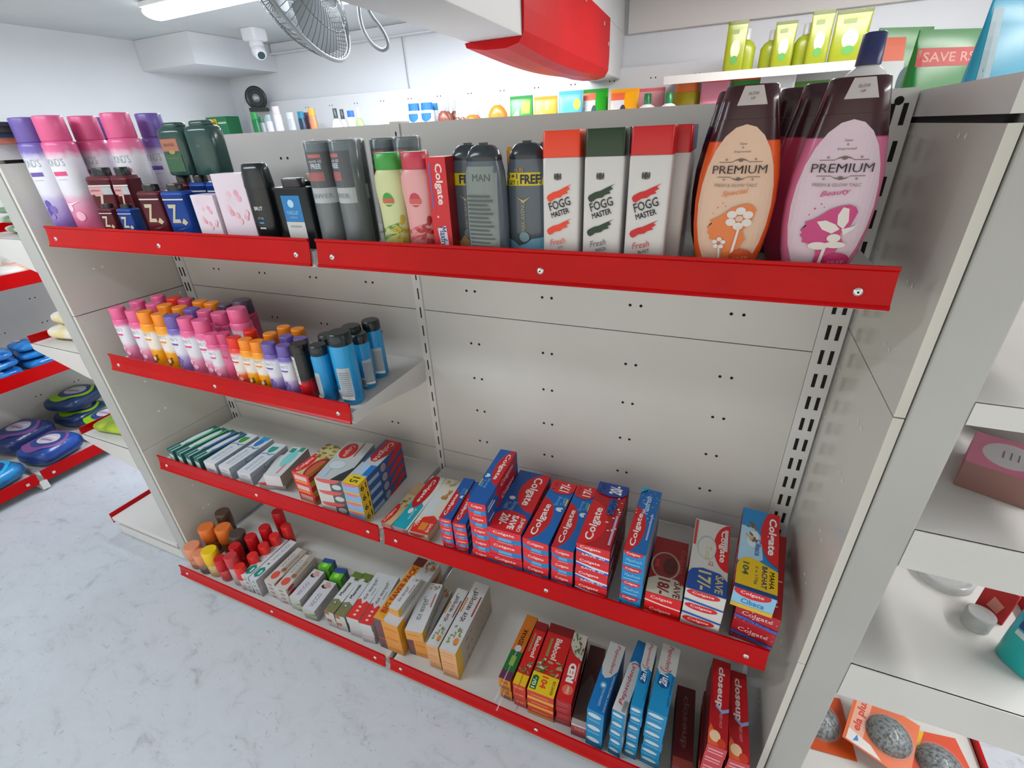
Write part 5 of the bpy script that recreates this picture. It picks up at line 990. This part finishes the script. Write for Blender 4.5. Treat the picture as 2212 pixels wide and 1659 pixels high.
for c, u, v, w in (('pink', 454, 718, 'in front of the tall pink one'), ('red', 503, 725, 'first right of the small pink one'), ('orange', 527, 727, 'left one of the front orange pair'), ('orange', 553, 732, 'right one of the front orange pair'), ('purple', 578, 738, 'left one of the front purple pair'), ('purple', 609, 739, 'right one of the front purple pair')):
    p = A(u, v, 1, -.270)
    talc(c, (p.x, -.270, s2), HS, RS, '%s-capped small talc bottle, %s' % (cn[c], w))
for c, x, y, w in (('dpink', -.418, -.258, 'tucked beside the front pink one'), ('red', -.366, -.222, 'second row behind the front red one'), ('orange', -.297, -.222, 'left one of the rear orange trio'), ('orange', -.300, -.176, 'rearmost of the orange trio'), ('orange', -.252, -.176, 'right one of the rear orange trio'), ('purple', -.243, -.222, 'left one of the rear purple pair'), ('purple', -.197, -.222, 'right one of the rear purple pair')):
    talc(c, (x, y, s2), HS, RS, '%s-capped small talc bottle, %s' % (cn[c], w))
bottle('deodorant_can', 'black and red deodorant can between the purple talcs and blue cans', 'deodorant', (-.157, -.266, s2),
    [(0, .020, .020), (.003, .021, .021), (.112, .021, .021), (.117, .019, .019)], rampm('blackred', [(0, '#B01420'), (.04, '#C21A24'), (.055, '#1C1A1C'), (.117, '#161618')], .25, nz=.25, nscale=60), [(.1172, .0205, .0205), (.134, .0200, .0200), (.1365, .018, .018)], M('#1B1514', .2),
    arts=[(.016, .040, .07, [('r', 0, 0, 1, 1, '#C9CBC9'), ('t', 'XWILD ALPHA', .55, .5, .8, .5, '#4A4C4E', -90, .01)], -.35)], rz=0)
GB = 'blue deodorant cans at the right of the third shelf up'
BL = rampm('blue_can', [(0, '#1C86BE'), (.03, '#1878B0'), (.09, '#1A92CC'), (.16, '#1E9AD2')], .22, nz=.12, nscale=30)
def bcan(x, y, H, R, label, lab=None, rz=0):
    body = [(0, R*.88, R*.88), (.006, R, R), (H*.80, R, R), (H*.84, R*.93, R*.93)]
    arts = []
    if lab: arts = [(R*1.5, H*.05, H*.5, [('r', .25, .15, 1, 1, '#A9B2B8'), ('r', 0, .02, .3, .35, '#A9B2B8')]+[('r', .34, .2+.06*k, .92, .215+.06*k, '#7C868C') for k in range(12)]+[('r', .03+.05*k, .06, .05+.05*k, .3, '#3A4A52') for k in range(5)]+[('p', [(.3, .12), (.95, .06), (.95, .17), (.3, .2)], '#D5D8DA')], lab)]
    return bottle('deodorant_can', label, 'deodorant', (x, y, s2), body, BL, [(H*.842, R*.96, R*.96), (H*.85, R*.99, R*.99), (H*.985, R*.95, R*.95), (H, R*.85, R*.85)], M('#1C262B', .2), arts=arts, rz=rz)
bcan(-.101, -.264, .140, .0205, 'small blue deodorant can with a label strip in the front row', -.5)
bcan(-.045, -.250, .172, .0270, 'large blue deodorant can with a barcode label at the shelf end', .25)
bcan(-.128, -.207, .140, .0205, 'small blue deodorant can behind the front small one')
bcan(-.088, -.165, .150, .0235, 'blue deodorant can directly behind the large barcode-labelled one', .8)
bcan(-.072, -.192, .138, .0215, 'blue deodorant can right behind the large one, second from the back', .8) if 0 else None
p = A(782, 832, 2, s2); bcan(-.058, -.178+.0, .140, .0215, 'blue deodorant can between the large one and the rearmost', .9)
bcan(-.068, -.118, .150, .0225, 'rearmost blue deodorant can, standing furthest right', .6)
# --- bottom shelf bottles
def sqb(u, v, H, R, capc, bodyc, name, label, cat, cf=.5, rz=0.0, tilt=None, rough=.3, x=None, y=None):
    if x is None: p = A(u, v, 2, s4+H); x, y = p.x, max(p.y, -.362)
    hb = H*(1-cf)
    t = bottle(name, label, cat, (x, y, s4), [(0, R*.9, R*.7), (.004, R, R*.8), (hb*.9, R, R*.8), (hb, R*.8, R*.7)], M(bodyc, .2), [(hb+.0003, R*.92, R*.86), (hb+.003, R*.97, R*.9), (H-.003, R*.93, R*.88), (H, R*.86, R*.8)], M(capc, rough), rz=rz, rot=tilt)
    return t
PE, OR = '#D98A66', '#D9702A'
bq = 'shampoo bottle'
sqb(399, 1186, .092, .030, PE, '#C98A6A', 'shampoo_bottle', 'peach-capped bottle in the front left corner of the bottom shelf', bq, .55, x=-.848, y=-.345)
sqb(420, 1209, .085, .026, PE, '#7A6A5E', 'shampoo_bottle', 'smaller peach-capped bottle beside the yellow cap', bq, .5, x=-.797, y=-.352)
sqb(445, 1196, .108, .028, '#E6BE10', '#CDB27A', 'shampoo_bottle', 'yellow-capped bottle near the front left corner', bq, .5, x=-.752, y=-.345)
sqb(430, 1154, .120, .030, OR, '#8A4A22', 'shampoo_bottle', 'orange-capped bottle behind the peach ones', bq, .5, x=-.848, y=-.280)
sqb(470, 1160, .125, .030, OR, '#6A3A1E', 'shampoo_bottle', 'orange-capped bottle next to the brown-capped one', bq, .5, x=-.782, y=-.262)
sqb(496, 1163, .120, .030, '#4E3C36', '#3A2420', 'shampoo_bottle', 'brown-capped bottle between orange and red bottles', bq, .45, x=-.715, y=-.262)
sqb(460, 1136, .135, .028, '#50382C', '#3A2420', 'shampoo_bottle', 'brown-capped bottle at the very back left', bq, .45, x=-.842, y=-.214)
sqb(461, 1180, .105, .026, '#6A625C', '#3A2A26', 'shampoo_bottle', 'grey-brown capped bottle behind the yellow cap', bq, .45, x=-.728, y=-.305) if 0 else None
RD = [('front row beside the yellow cap', -.698, -.350, .095), ('behind the first red one', -.682, -.300, .11), ('middle of the red row', -.655, -.255, .12), ('near the back of the red row', -.640, -.208, .125), ('at the very back of the red row', -.632, -.150, .15)]
for i, (w, x, y, H) in enumerate(RD):
    sqb(0, 0, H, .0215, '#C2141E', '#B0202A' if i else '#C24A4A', 'hair_oil_bottle', 'red-capped bottle, '+w, 'hair oil', .55 if i else .5, x=x, y=y)
sqb(0, 0, .125, .0225, '#C23A40', '#B9A9AC', 'hair_oil_bottle', 'clear bottle with a rose-red cap in the front row', 'hair oil', .35, x=-.640, y=-.345)
for i, (x, y, H) in enumerate(((-.600, -.352, .10), (-.594, -.305, .105), (-.590, -.262, .11), (-.585, -.218, .115), (-.578, -.172, .12))):
    sqb(0, 0, H, .019, '#DB2A26', '#C9B4BA' if i == 0 else '#B0202A', 'hair_oil_bottle', 'narrow red-capped bottle, %s from the front beside the white boxes' % nth[i], 'hair oil', .5, x=x, y=y)
# ------------------------------------------------------------ far side of the gondola and back wall goods
def item(kind, u, v, y, w, h, cols, label, cat, zb=None, art=(), group=None, rz=0.0, name=None, d=None):
    """thing standing on a shelf at depth y whose top is seen at pixel u,v"""
    p = A(u, v, 1, y); zb = zb if zb is not None else 1.4505
    h = p.z-zb if h is None else h
    loc = (p.x, y, zb)
    R = w/2
    if kind == 'pouch':
        return pouch(name or 'refill_pouch', label, cat, loc, w, h, d or .05, cols[0], [(w*.9, h*.06, h*.86, art, 0)] if art else (), rz, group, seal=cols[1] if len(cols) > 1 else None)
    if kind == 'tube':
        return bottle(name or 'bottle', label, cat, loc, [(0, R*.95, R*.6), (.004, R, R*.65), (h*.80, R, R*.62), (h*.82, R*.9, R*.6)], M(cols[0], .3), [(h*.822, R*.9, R*.6), (h, R*.85, R*.56)], M(cols[1], .3), arts=[(w*.8, h*.05, h*.7, art, 0)] if art else (), rz=rz, group=group)
    if kind == 'neck':
        return bottle(name or 'bottle', label, cat, loc, [(0, R*.95, R*.6), (.004, R, R*.65), (h*.55, R, R*.62), (h*.68, R*.7, R*.5), (h*.74, R*.32, R*.3)], M(cols[0], .3), [(h*.742, R*.36, R*.34), (h*.99, R*.34, R*.32), (h, R*.3, R*.28)], M(cols[1], .3), arts=[(w*.75, h*.05, h*.5, art, 0)] if art else (), rz=rz, group=group)
    if kind == 'box':
        m = MB(); m.box(-R, R, -.02, (d or .05)-.02, 0, h, cols[0])
        if art: m.art(lambda a, b, o: (-R+a, -.02-o, b), w, h, art)
        o = m.build(name or 'carton'); o.location = loc; o.rotation_euler = (0, 0, rz); return tag(o, label, cat, group)
YB = 1.56
def cross(c, k=1.0, cu=.5, cv=.3): return [('r', cu-.10*k, cv-.16*k, cu+.10*k, cv+.16*k, c), ('r', cu-.26*k, cv-.055*k, cu+.26*k, cv+.055*k, c)]
item('tube', 547, 243, YB, .055, None, ('#1E7A4A', '#2E9A4A'), 'green bottle with a lighter cap, left end of the back wall shelf', 'bottle')
item('tube', 562, 252, YB+.05, .05, None, ('#D5D8DC', '#5E9A7A'), 'white tube with a sage cap next to the green bottle', 'tube')
item('tube', 578, 248, YB+.0, .05, None, ('#DCDCE6', '#A9BCC2'), 'pale lilac tube with a grey cap on the back wall shelf', 'tube')
item('tube', 594, 230, YB, .06, None, ('#E6E2E8', '#E2DADF'), 'tall white bottle left of the grey one on the back wall shelf', 'bottle')
item('tube', 625, 243, YB, .06, None, ('#B9C0C6', '#D0D5DA'), 'grey frosted bottle with a white cap on the back wall shelf', 'bottle')
item('tube', 648, 241, YB, .05, None, ('#1F3A52', '#1E7FA0'), 'navy deodorant can with a teal cap on the back wall shelf', 'deodorant')
item('tube', 661, 243, YB+.07, .04, None, ('#6A2E4A', '#5A3A52'), 'dark plum can behind the teal-capped one', 'deodorant')
item('tube', 671, 234, YB, .05, None, ('#C98A5A', '#E8A83A'), 'orange-capped bottle beside the navy can', 'bottle')
item('neck', 722, 234, YB, .07, None, ('#DDDDE0', '#3E4648'), 'white bottle with a black cap, left of the black-capped pair', 'lotion bottle', art=[('r', .25, .5, .75, .62, '#3A3C3E')])
item('neck', 737, 236, YB+.04, .065, None, ('#DDDDE0', '#3E4648'), 'white bottle with a black cap, right of the black-capped pair', 'lotion bottle')
item('tube', 756, 239, YB, .05, None, ('#E2E4E8', '#2E6AB8'), 'white bottle with a blue cap near the middle of the back wall shelf', 'bottle')
item('neck', 772, 232, YB, .055, None, ('#9FB87A', '#DDE0E2'), 'pale green bottle with a white cap on the back wall shelf', 'bottle')
for i, (u, v) in enumerate(((806, 232), (818, 240), (836, 236), (852, 232))):
    item('neck' if i % 2 else 'tube', u, v, YB, .05, None, ('#E0E2E6', '#E6E8EA'), 'plain white bottle, %s of the four left of the cable' % nth[i], 'lotion bottle')
item('tube', 893, 224, YB, .075, None, ('#DDE0E6', '#2268B4'), 'blue and white shampoo bottle, left one right of the cable', 'shampoo', art=[('e', .5, 1.0, .6, .3, '#2268B4')])
item('tube', 921, 222, YB, .078, None, ('#DDE0E6', '#2268B4'), 'blue and white shampoo bottle, right one beside the brown bottles', 'shampoo', art=[('e', .5, 1.0, .6, .3, '#2268B4')])
item('tube', 937, 223, YB+.06, .05, None, ('#C9CDD4', '#2A7AA8'), 'blue-capped bottle behind the blue and white pair', 'shampoo')
for i, (u, v, c) in enumerate(((955, 215, '#7A3E2C'), (965, 217, '#8C4A32'), (979, 216, '#7A3E2C'))):
    item('neck', u, v, YB+.06*i, .075 if i == 0 else .055, None, (c, '#B9BEC2'), 'brown bottle with a grey cap, %s of three together' % nth[i], 'antiseptic bottle', art=[('e', .5, .3, .4, .4, '#B9D5C0')] if i == 0 else ())
for i, (u, v) in enumerate(((987, 234), (998, 234))): item('neck', u, v, YB, .045, None, ('#6E4A3E', '#D5D8DA'), 'small brown bottle with a white cap, %s left of the orange one' % nth[i], 'antiseptic bottle')
item('neck', 1018, 228, YB, .10, None, ('#DD6A1C', '#C9CCCE'), 'squat orange bottle with a grey cap on the back wall shelf', 'handwash bottle')
item('neck', 1028, 229, YB+.07, .06, None, ('#DD6A1C', '#C9CCCE'), 'orange bottle partly hidden behind the squat orange one', 'handwash bottle')
item('neck', 1045, 243, YB, .04, None, ('#CFD3D8', '#C9CCD2'), 'small white bottle between orange bottles on the back wall shelf', 'bottle')
item('neck', 1073, 200, YB, .105, None, ('#E5761C', '#D9DBDE'), 'orange bottle with a blue arch label and white cap', 'handwash bottle', art=[('e', .5, .0, .42, .8, '#F0D9C9'), ('e', .5, 0, .30, .62, '#3A66B8')])
item('pouch', 1126, 207, YB, .125, None, ('#2E8A3A', '#2A7A36'), 'green refill pouch with a yellow patch, leftmost pouch on the wall', 'refill pouch', art=[('r', .55, .62, .92, .95, '#D9C81E'), ('p', [(.1, .55), (.4, .8), (.45, .5)], '#A9D58A')]+cross('#DD9A8A', .7, .5, .12))
item('pouch', 1179, 208, YB, .122, None, ('#E59A2A', '#E08A2C'), 'orange refill pouch beside the green one', 'refill pouch', art=leaves(5, 3, ['#EFC07A', '#E0782C'], .1, .9, .1, .9, .15, 1))
item('pouch', 1233, 196, YB, .12, None, ('#4FA6CC', '#4AA0C8'), 'light blue refill pouch with an orange cross', 'refill pouch', art=[('e', .82, .75, .16, .14, '#DDB21E')]+cross('#DD5A3A', .9, .5, .12))
item('pouch', 1287, 192, YB+.04, .125, None, ('#1F9A1E', '#1B8A20'), 'green refill pouch with a white panel', 'refill pouch', art=[('r', 0, 0, .52, .82, '#D5D8DC'), ('r', 0, .82, .52, 1, '#E2643C'), ('e', .48, .5, .12, .2, '#2A4A4E')])
item('pouch', 1350, 192, YB, .135, None, ('#F0A814', '#EFA014'), 'yellow refill pouch with a white panel', 'refill pouch', art=[('r', 0, 0, .52, .82, '#D5D3D4'), ('r', 0, .82, .52, 1, '#E2643C'), ('e', .48, .5, .12, .2, '#3A3A3E')])
item('pouch', 1408, 190, YB+.08, .125, None, ('#D9A0A8', '#DB6A6E'), 'pink refill pouch with a rose strip', 'refill pouch')
item('neck', 1400, 202, YB-.05, .09, None, ('#D9D5D8', '#1E7A44'), 'white bottle with a green cap before the pink pouch', 'bottle')
item('neck', 1447, 200, YB-.08, .085, None, ('#D9D5D8', '#1E7A44'), 'white bottle with a green cap left of the olive jar', 'bottle')
item('tube', 1486, 180, YB+.02, .115, None, ('#A89A14', '#E2783A'), 'olive yellow pouch with an orange top on the back wall shelf', 'refill pouch')
item('pouch', 1548, 168, YB-.02, .115, None, ('#DB8AA0', '#D9242E'), 'pink refill pouch with a red top behind the orange talc cap', 'refill pouch')
item('pouch', 1613, 165, YB+.02, .11, None, ('#3A9A44', '#DB5A2A'), 'green refill pouch with an orange top behind the orange talc cap', 'refill pouch')
item('pouch', 1683, 160, 1.50, .13, None, ('#D5D6DA', '#CFD0D5'), 'white refill pouch between the two big talc bottles', 'refill pouch', art=[('e', .5, .7, .12, .06, '#DDA08A'), ('r', .2, .2, .8, .25, '#B4BACC')])
item('box', 1742, 176, YB, .16, None, ('#4A7A2E',), 'green and orange packet behind the pink talc caps', 'packet', art=[('r', 0, .5, 1, .8, '#D9752A')])
# upper shelf row
VZ = 1.6605; YV = 1.50
for i, (u, v, k) in enumerate(((1597, 45, 'p'), (1617, 62, 'b'), (1672, 65, 'b'), (1702, 45, 'p'), (1747, 50, 'b'), (1783, 22, 'p'), (1850, 20, 'w'))):
    lb = 'yellow-green %s, %s along the high back wall shelf' % ('bottle' if k == 'b' else 'sachet pack', nth[i])
    Yv = YV+(.05 if k == 'b' else 0)
    if k == 'b': item('neck', u, v, Yv, .075, None, ('#8E981A', '#BDBDBD'), lb, 'dishwash bottle', zb=VZ)
    else: item('pouch', u, v, Yv, .075 if k == 'p' else .115, None, ('#868E18', '#626C20'), lb, 'dishwash pouch', zb=VZ, art=[('e', .5, .45, .25, .22, '#C9C4A0'), ('e', .5, .2, .2, .1, '#4A8A3A'), ('r', .2, .8, .6, .9, '#7A8A4A')], d=.035)
# white bottle with a navy cap on the far side of the gondola
t = bottle('floor_cleaner_bottle', 'white bottle with a navy cap and blue-red label behind the pink talc', 'cleaner bottle', (.955-.03, .15, 1.2985), [(0, .036, .024), (.19, .038, .026), (.225, .037, .025), (.245, .028, .02), (.255, .016, .014)], M('#D5D2D3', .25), [(.2552, .019, .017), (.30, .017, .015), (.302, .014, .012)], M('#28305E', .3), ex=2.6, arts=[(.06, .17, .05, [('r', .2, .40, .75, .75, '#5A4E9A'), ('r', .2, .12, .7, .38, '#C24A66'), ('p', [(.75, .8), (.95, .8), (.9, .4), (.8, .4)], '#5A4E9A')], 0)])
t.location = (.878, .16, 1.2985)
# ------------------------------------------------------------ right end unit goods
ET = 1.3855
pouch('refill_pouch', 'green and white refill pouch with an orange corner, on the right end unit', 'refill pouch', (1.030, .730, ET), .155, .280, .06, '#2E7E26', [(.145, .01, .25, [('r', 0, 0, .55, .80, '#CDCFD0'), ('r', .0, .80, .52, 1, '#DE6440'), ('e', .62, .58, .17, .17, '#2A4E4C'), ('r', .45, .42, .75, .52, '#2A4E4C'), ('r', .6, 0, .95, .42, '#8CB83A'), ('e', .75, .2, .12, .12, '#C2D58A')], 0)], rz=.55)
pouch('refill_pouch', 'large green refill pouch with a red banner, on the right end unit', 'refill pouch', (1.050, .430, ET), .155, .236, .06, '#1F7E24', [(.145, .01, .21, [('r', .02, .78, .98, .93, '#C8281E'), ('t', 'SAVE RS', .5, .855, .8, .08, '#E6A08A', 0, .01), ('e', .5, .08, .45, .38, '#C2BFA8'), ('e', .5, .10, .30, .22, '#4EAA2A'), ('t', 'NEEM', .5, .10, .4, .08, '#DDE0D0'), ('r', .85, 0, .98, .5, '#1F7A26')], 0)], rz=.55)
pouch('refill_pouch', 'turquoise refill pouch with an orange cross, on the right end unit', 'refill pouch', (1.085, .190, ET), .155, .245, .06, '#1A9CBE', [(.14, .01, .22, [('r', 0, 0, .12, 1, '#A9BFC6')]+cross('#D8D2D2', 1.05, .58, .40)+cross('#E2593A', .9, .58, .40)+[('t', 'Dettol', .58, .40, .5, .05, '#F0C9BC')], 0)], rz=.50)
carton('pink', 'sanitary_pack', (1.118, -.205, .9675), -.42, .11, .085, .045, 'pink pack with a white oval on the right end unit', 'sanitary pack', rot=None)
carton('napkin', 'napkin_pack', (1.085, .06, .9675), -.3, .12, .11, .055, 'white pack with a pink edge, behind the pink pack', 'napkin pack')
carton('napkin', 'napkin_pack', (1.10, .19, .9675), -.2, .12, .12, .10, 'taller white pack stacked far back on the right end unit', 'napkin pack')
carton('napkin', 'napkin_pack', (1.19, -.02, .9675), -.9, .10, .10, .05, 'white pack with a pink edge, turned beside the pink pack', 'napkin pack')
t = pouch('wipes_pack', 'peach floral pack leaning at the edge of the right end unit', 'wipes pack', (1.240, -.120, .9680), .12, .19, .04, noisy('peach_print', '#D9A08A', '#DDD0C4', 22, .35, 3, .4, .55), [(.10, .01, .16, [('r', 0, 0, 1, .05, '#7AA02E'), ('e', .35, .30, .16, .12, '#8C9094'), ('e', .37, .32, .14, .11, '#D6CBC0'), ('r', .1, .7, .9, .95, '#C0605A')], 0)], rz=-.6)
m = MB(); m.vase([(0, .042, .042), (.002, .046, .046), (.016, .046, .046), (.018, .040, .040), (.014, .034, .034)], glassy('clear_tub', '#C9CCCB', .1, .45), 36); o = m.build('plastic_tub'); o.location = (1.195, -.055, .6625); tag(o, 'round clear plastic tub at the back of the right end shelf', 'plastic tub')
t = pouch('brush_pack', 'blue and teal brush pack with a red tag, on the right end unit', 'brush pack', (1.252, -.222, .6628), .064, .20, .05, rampm('teal_pack', [(0, '#0E9C98'), (.06, '#10A0A2'), (.11, '#14A6C6'), (.2, '#1C8ED0')], .25, nz=.3, nscale=25), [(.06, .01, .16, [('r', 0, .42, .6, .62, '#163E74'), ('r', .2, .34, 1, .40, '#B9C4C6')], 0)], rz=-1.0, rot=(0.0, -.0, -1.0))
m = MB(); m.box(-.022, .022, 0, .004, 0, .075, '#C2201E'); m.art(lambda u, v, o_: (-.022+u, -o_, v), .044, .075, [('p', [(.3, .25), (.7, .2), (.8, .5), (.4, .6)], '#DB8A7E'), ('e', .3, .9, .2, .08, '#3A2424')]); o = m.build('hang_tag'); o.location = (1.240, -.128, .6625); o.rotation_euler = (0, 0, -.9); tag(o, 'red hang tag with a pale diamond beside the teal brush pack', 'tag')
m = MB(); m.vase([(0, .020, .020), (.03, .021, .021), (.032, .018, .018)], glassy('frosted_cup', '#B9BDBC', .3, .6), 30); o = m.build('plastic_cup'); o.location = (1.212, -.160, .6625); tag(o, 'small frosted plastic cup behind the red hang tag', 'plastic cup')
# steel wool scrubbers on cards lying on the base
SW = noisy('steel_wool', '#2E3234', '#8C9496', 160, .35, 6, .35, .6, bump=1.0, bscale=260, metal=.4)
BUB = glassy('blister_bubble', '#C9CFCF', .05, .14)
def scrub(loc, rz, col, label, txt=False, n=1, tilt=(0, 0)):
    t = thing('scrubber_card', label, 'scrubber pack', loc, rot=(tilt[0], tilt[1], rz))
    m = MB(); h = .07*n; m.box(-.062, .062, -h, h, 0, .0015, M(col, .3))
    it = [('p', [(0, 1), (.5, 1), (.2, .6), (0, .7)], '#E0B41E')] if not txt else []
    if txt: it += [('r', .05, .08, .28, .95, '#E2A890'), ('t', 'ela plus', .165, .55, .60, .16, '#C8361E', 90, .03), ('p', [(.05, .02), (.6, .02), (.4, .16), (.05, .22)], '#DFDAD8'), ('p', [(.15, .05), (.23, .10), (.19, .19)], '#2C7AC0')]
    m.art(lambda u, v, o: (-.062+u, -h+v, .0015+o), .124, 2*h, it); m.build('card', t)
    for k in range(n):
        cy = (k-(n-1)/2)*.13; cx = .014 if txt else 0
        rings = []
        for i in range(7):
            a = i/6*PI/2; rings.append((.0016+.030*sin(a), max(.001, .043*cos(a)), max(.001, .043*cos(a))))
        m = MB(); m.vase([(z, rx, ry) for z, rx, ry in rings], SW, 36, 2, c=(cx, cy)); m.build('steel_scrubber', t)
        m = MB(); m.vase([(.0016+(z-.0016)*1.12, rx*1.1, ry*1.1) for z, rx, ry in rings], BUB, 30, 2, c=(cx, cy)); m.build('blister', t)
    return t
BZ = .1865
scrub((1.285, .130, BZ+.001), .12, '#C8302A', 'red scrubber card with two scrubbers, lying at the back of the pile', n=2)
scrub((1.120, .04, BZ+.001), -.1, '#C8383A', 'red scrubber card partly hidden under the shelf edge')
scrub((1.080, -.125, BZ+.001), .1, '#C9501E', 'orange scrubber card under the lettered one, near the post')
scrub((1.195, -.125, BZ+.042), -.35, '#DE6A34', 'orange scrubber card with lettering, topmost of the pile', True, tilt=(.06, .05))
scrub((1.312, -.130, BZ+.001), .15, '#D9502E', 'orange-red scrubber card at the outer edge of the base')
# ------------------------------------------------------------ left end unit goods
for i, (dz, ty) in enumerate(((0, 'blisterO'), (.016, 'blister'), (.030, 'blisterO'), (.044, 'blister'))): pass
m = MB(); m.box(-.10, .10, 0, .16, 0, .016, '#D9846A'); 
zb = TOP+.0005
for i, (c, h) in enumerate((('#D9846A', .014), ('#39506A', .010), ('#5A5648', .012), ('#4A4A4C', .010))):
    m = MB(); m.box(-.075, .0, -.15, .0, 0, h-.0006, c)
    if i in (2, 3): m.art(lambda u, v, o: (-.075+u, -.15-o, v), .075, h, [('r', .1, .3, .6, .7, '#B9A04A'), ('r', .7, .2, .95, .8, '#C9C2A8')])
    o = m.build('flat_pack'); o.location = (-.915, -.165+.012*(i % 2), zb); zb += h; o.rotation_euler = (0, 0, .05*i)
    tag(o, ['coral', 'blue-grey', 'olive', 'dark grey'][i]+' flat pack, '+['bottom', 'second', 'third', 'top'][i]+' of the pile on the left end unit', 'flat pack')
def pillow(name, label, cat, loc, w, l, h, mat, rot=(0, 0, 0), arts=(), group=None):
    t_ = MB(); rings = []; n = 32
    for i in range(11):
        a = -1+2*i/10; rr = max(.04, (1-abs(a)**3.2))**.45; rings.append((h/2+a*h/2, w/2*rr, l/2*rr))
    t_.vase(rings, mat, n, 4.5)
    def top(u, v, o):
        x, y = u-w/2, v-l/2; q = min(.98, max(abs(x)/(w/2), abs(y)/(l/2))); return (x, y, h/2+h/2*(1-q**(2/.9))**(1/3.2)+o+.0012)
    if arts: t_.art(top, w, l, arts, cell=.012, step=.0003)
    o = t_.build(name); o.location = loc; o.rotation_euler = rot
    return tag(o, label, cat, group)
YEL = noisy('cream_pack', '#D9C98A', '#DCD6CC', 20, .4, 3, .4, .6, bump=1.0, bscale=45)
pillow('noodle_pack', 'cream and yellow pillow pack, lower one on the left end shelf', 'packet', (-1.160, -.205, .958), .195, .15, .045, YEL, (0, 0, .15))
pillow('noodle_pack', 'cream and yellow pillow pack, upper one on the left end shelf', 'packet', (-1.150, -.190, 1.004), .18, .15, .042, YEL, (0, 0, .05))
pillow('noodle_pack', 'cream pillow pack behind the front two on the left end shelf', 'packet', (-1.155, -.02, .958), .195, .16, .085, YEL, (0, 0, .1))
GP = noisy('lime_pack', '#7E9A1C', '#A9BE2E', 20, .35, 3, .4, .6, bump=1.0, bscale=45)
pillow('detergent_pack', 'lime green pack nearest the post on the lower left end shelf', 'packet', (-1.160, -.235, .614), .19, .11, .035, GP, (0, 0, .15))
pillow('detergent_pack', 'grey-green pack in the middle of the lower left end shelf', 'packet', (-1.155, -.095, .614), .19, .12, .045, noisy('greygreen_pack', '#8CA69A', '#C9C9BE', 14, .35), (0, 0, .2))
pillow('detergent_pack', 'lime green pack furthest back on the lower left end shelf', 'packet', (-1.155, .05, .614), .19, .13, .06, GP, (0, 0, .2))
for i, z in enumerate((1.286, 1.312, 1.338)):
    pillow('snack_pack', ['lowest', 'middle', 'uppermost'][i]+' white and green packet in the pile on the upper left end shelf', 'packet', (-1.12, -.19, z), .19, .17, .025, noisy('whitegreen_pack', '#6E8A6A', '#D5D8D2', 12, .35, 2, .42, .55), (0, 0, .1*i))
# things on the wall behind, above the tall talcs
item('tube', 315, 248, .35, .10, .17, ('#A9BC2A', '#B9C42E'), 'yellow-green tub behind the dark green bottles', 'tub', zb=1.29)
item('tube', 302, 282, .30, .085, .14, ('#D0D5D2', '#C9D0CE'), 'white bottle with a green band beside the tall pink talcs', 'bottle', zb=1.298) if 0 else None
item('box', 338, 272, .20, .10, .23, ('#39B86A',), 'bright green box behind the dark green bottles', 'box', zb=1.2985)
for i in range(2):
    p = A(468, 262, 1, YB); carton('greenbox', 'soap_carton', (p.x, YB, 1.4505+.105*i), .0, .10, .19, .104, 'dark green carton with a yellow panel, %s of the far pair' % ['lower', 'upper'][i], 'soap box')
# ------------------------------------------------------------ left wall unit goods
BLU = noisy('blue_pack', '#0E56A8', '#2E86CE', 26, .25, 4, .35, .6, bump=1.0, bscale=40)
k = 0
for j, (x, y) in enumerate(((-2.26, -.16), (-2.28, .03), (-2.42, -.10), (-2.43, .09), (-2.27, .24))):
    for i in range(3 if x > -2.35 else 2):
        k += 1
        pillow('soap_pack', 'blue detergent bar pack, %s layer, %s pile on the left wall shelf' % (['bottom', 'middle', 'top'][i], nth[j]), 'detergent', (x, y, .5855+i*.042), .14, .17, .041, BLU, (0, 0, .08*((k*7) % 5-2)), [('e', .3, .25, .10, .06, '#C9A9B0'), ('e', .7, .75, .10, .06, '#C9A9B0'), ('r', .35, .42, .95, .58, '#8FB8DE')])
m = MB()
pkO = noisy('orange_pack', '#E2701C', '#DCD8D2', 7, .35, 2, .42, .55)
pillow('snack_pack', 'orange and white packet on the upper left wall shelf', 'packet', (-2.27, .10, 1.001), .17, .22, .05, pkO, (0, 0, .2))
pillow('snack_pack', 'orange and white packet at the back of the upper left wall shelf', 'packet', (-2.44, .22, 1.001), .13, .17, .05, pkO, (0, 0, -.1))
def wash(loc, rot, ring, base, label, w=.21, l=.26, h=.075):
    pillow('detergent_bag', label, 'detergent', loc, w, l, h, noisy('bag_'+ring.strip('#'), base, '#2A3A6A', 12, .24, 3, .4, .7, bump=1.0, bscale=32), rot, [('e', .5, .5, .46, .44, ring), ('e', .56, .52, .34, .32, '#28407E'), ('e', .58, .52, .25, .20, '#C2B9C4'), ('r', .42, .44, .76, .50, '#9A7A9A'), ('r', .42, .56, .74, .61, '#D5D0DA')])
WG, WP_ = '#8EBE14', '#7A4A86'
wash((-2.17, .110, .169), (0, 0, .2), WG, '#1A3A6A', 'green-ringed blue detergent bag at the front of the left base shelf', .19, .21, .105)
wash((-2.43, .120, .169), (0, 0, .2), WG, '#1A3A5A', 'green-ringed detergent bag, bottom of the back pile', .19, .21, .088)
wash((-2.43, .125, .262), (0, 0, .3), WG, '#1A3A5A', 'green-ringed detergent bag, top of the back pile', .20, .23, .09)
wash((-2.17, -.150, .169), (0, 0, .2), WP_, '#1A4AA0', 'purple-ringed blue detergent bag at the front of the left base shelf', .19, .21, .105)
wash((-2.43, -.150, .169), (0, 0, .2), WP_, '#24346A', 'purple-ringed detergent bag behind the front purple one', .20, .23, .12)
wash((-2.17, -.405, .169), (0, 0, .2), '#2AA6D8', '#1E8AC8', 'sky blue detergent bag cut by the left picture edge', .20, .24, .09)
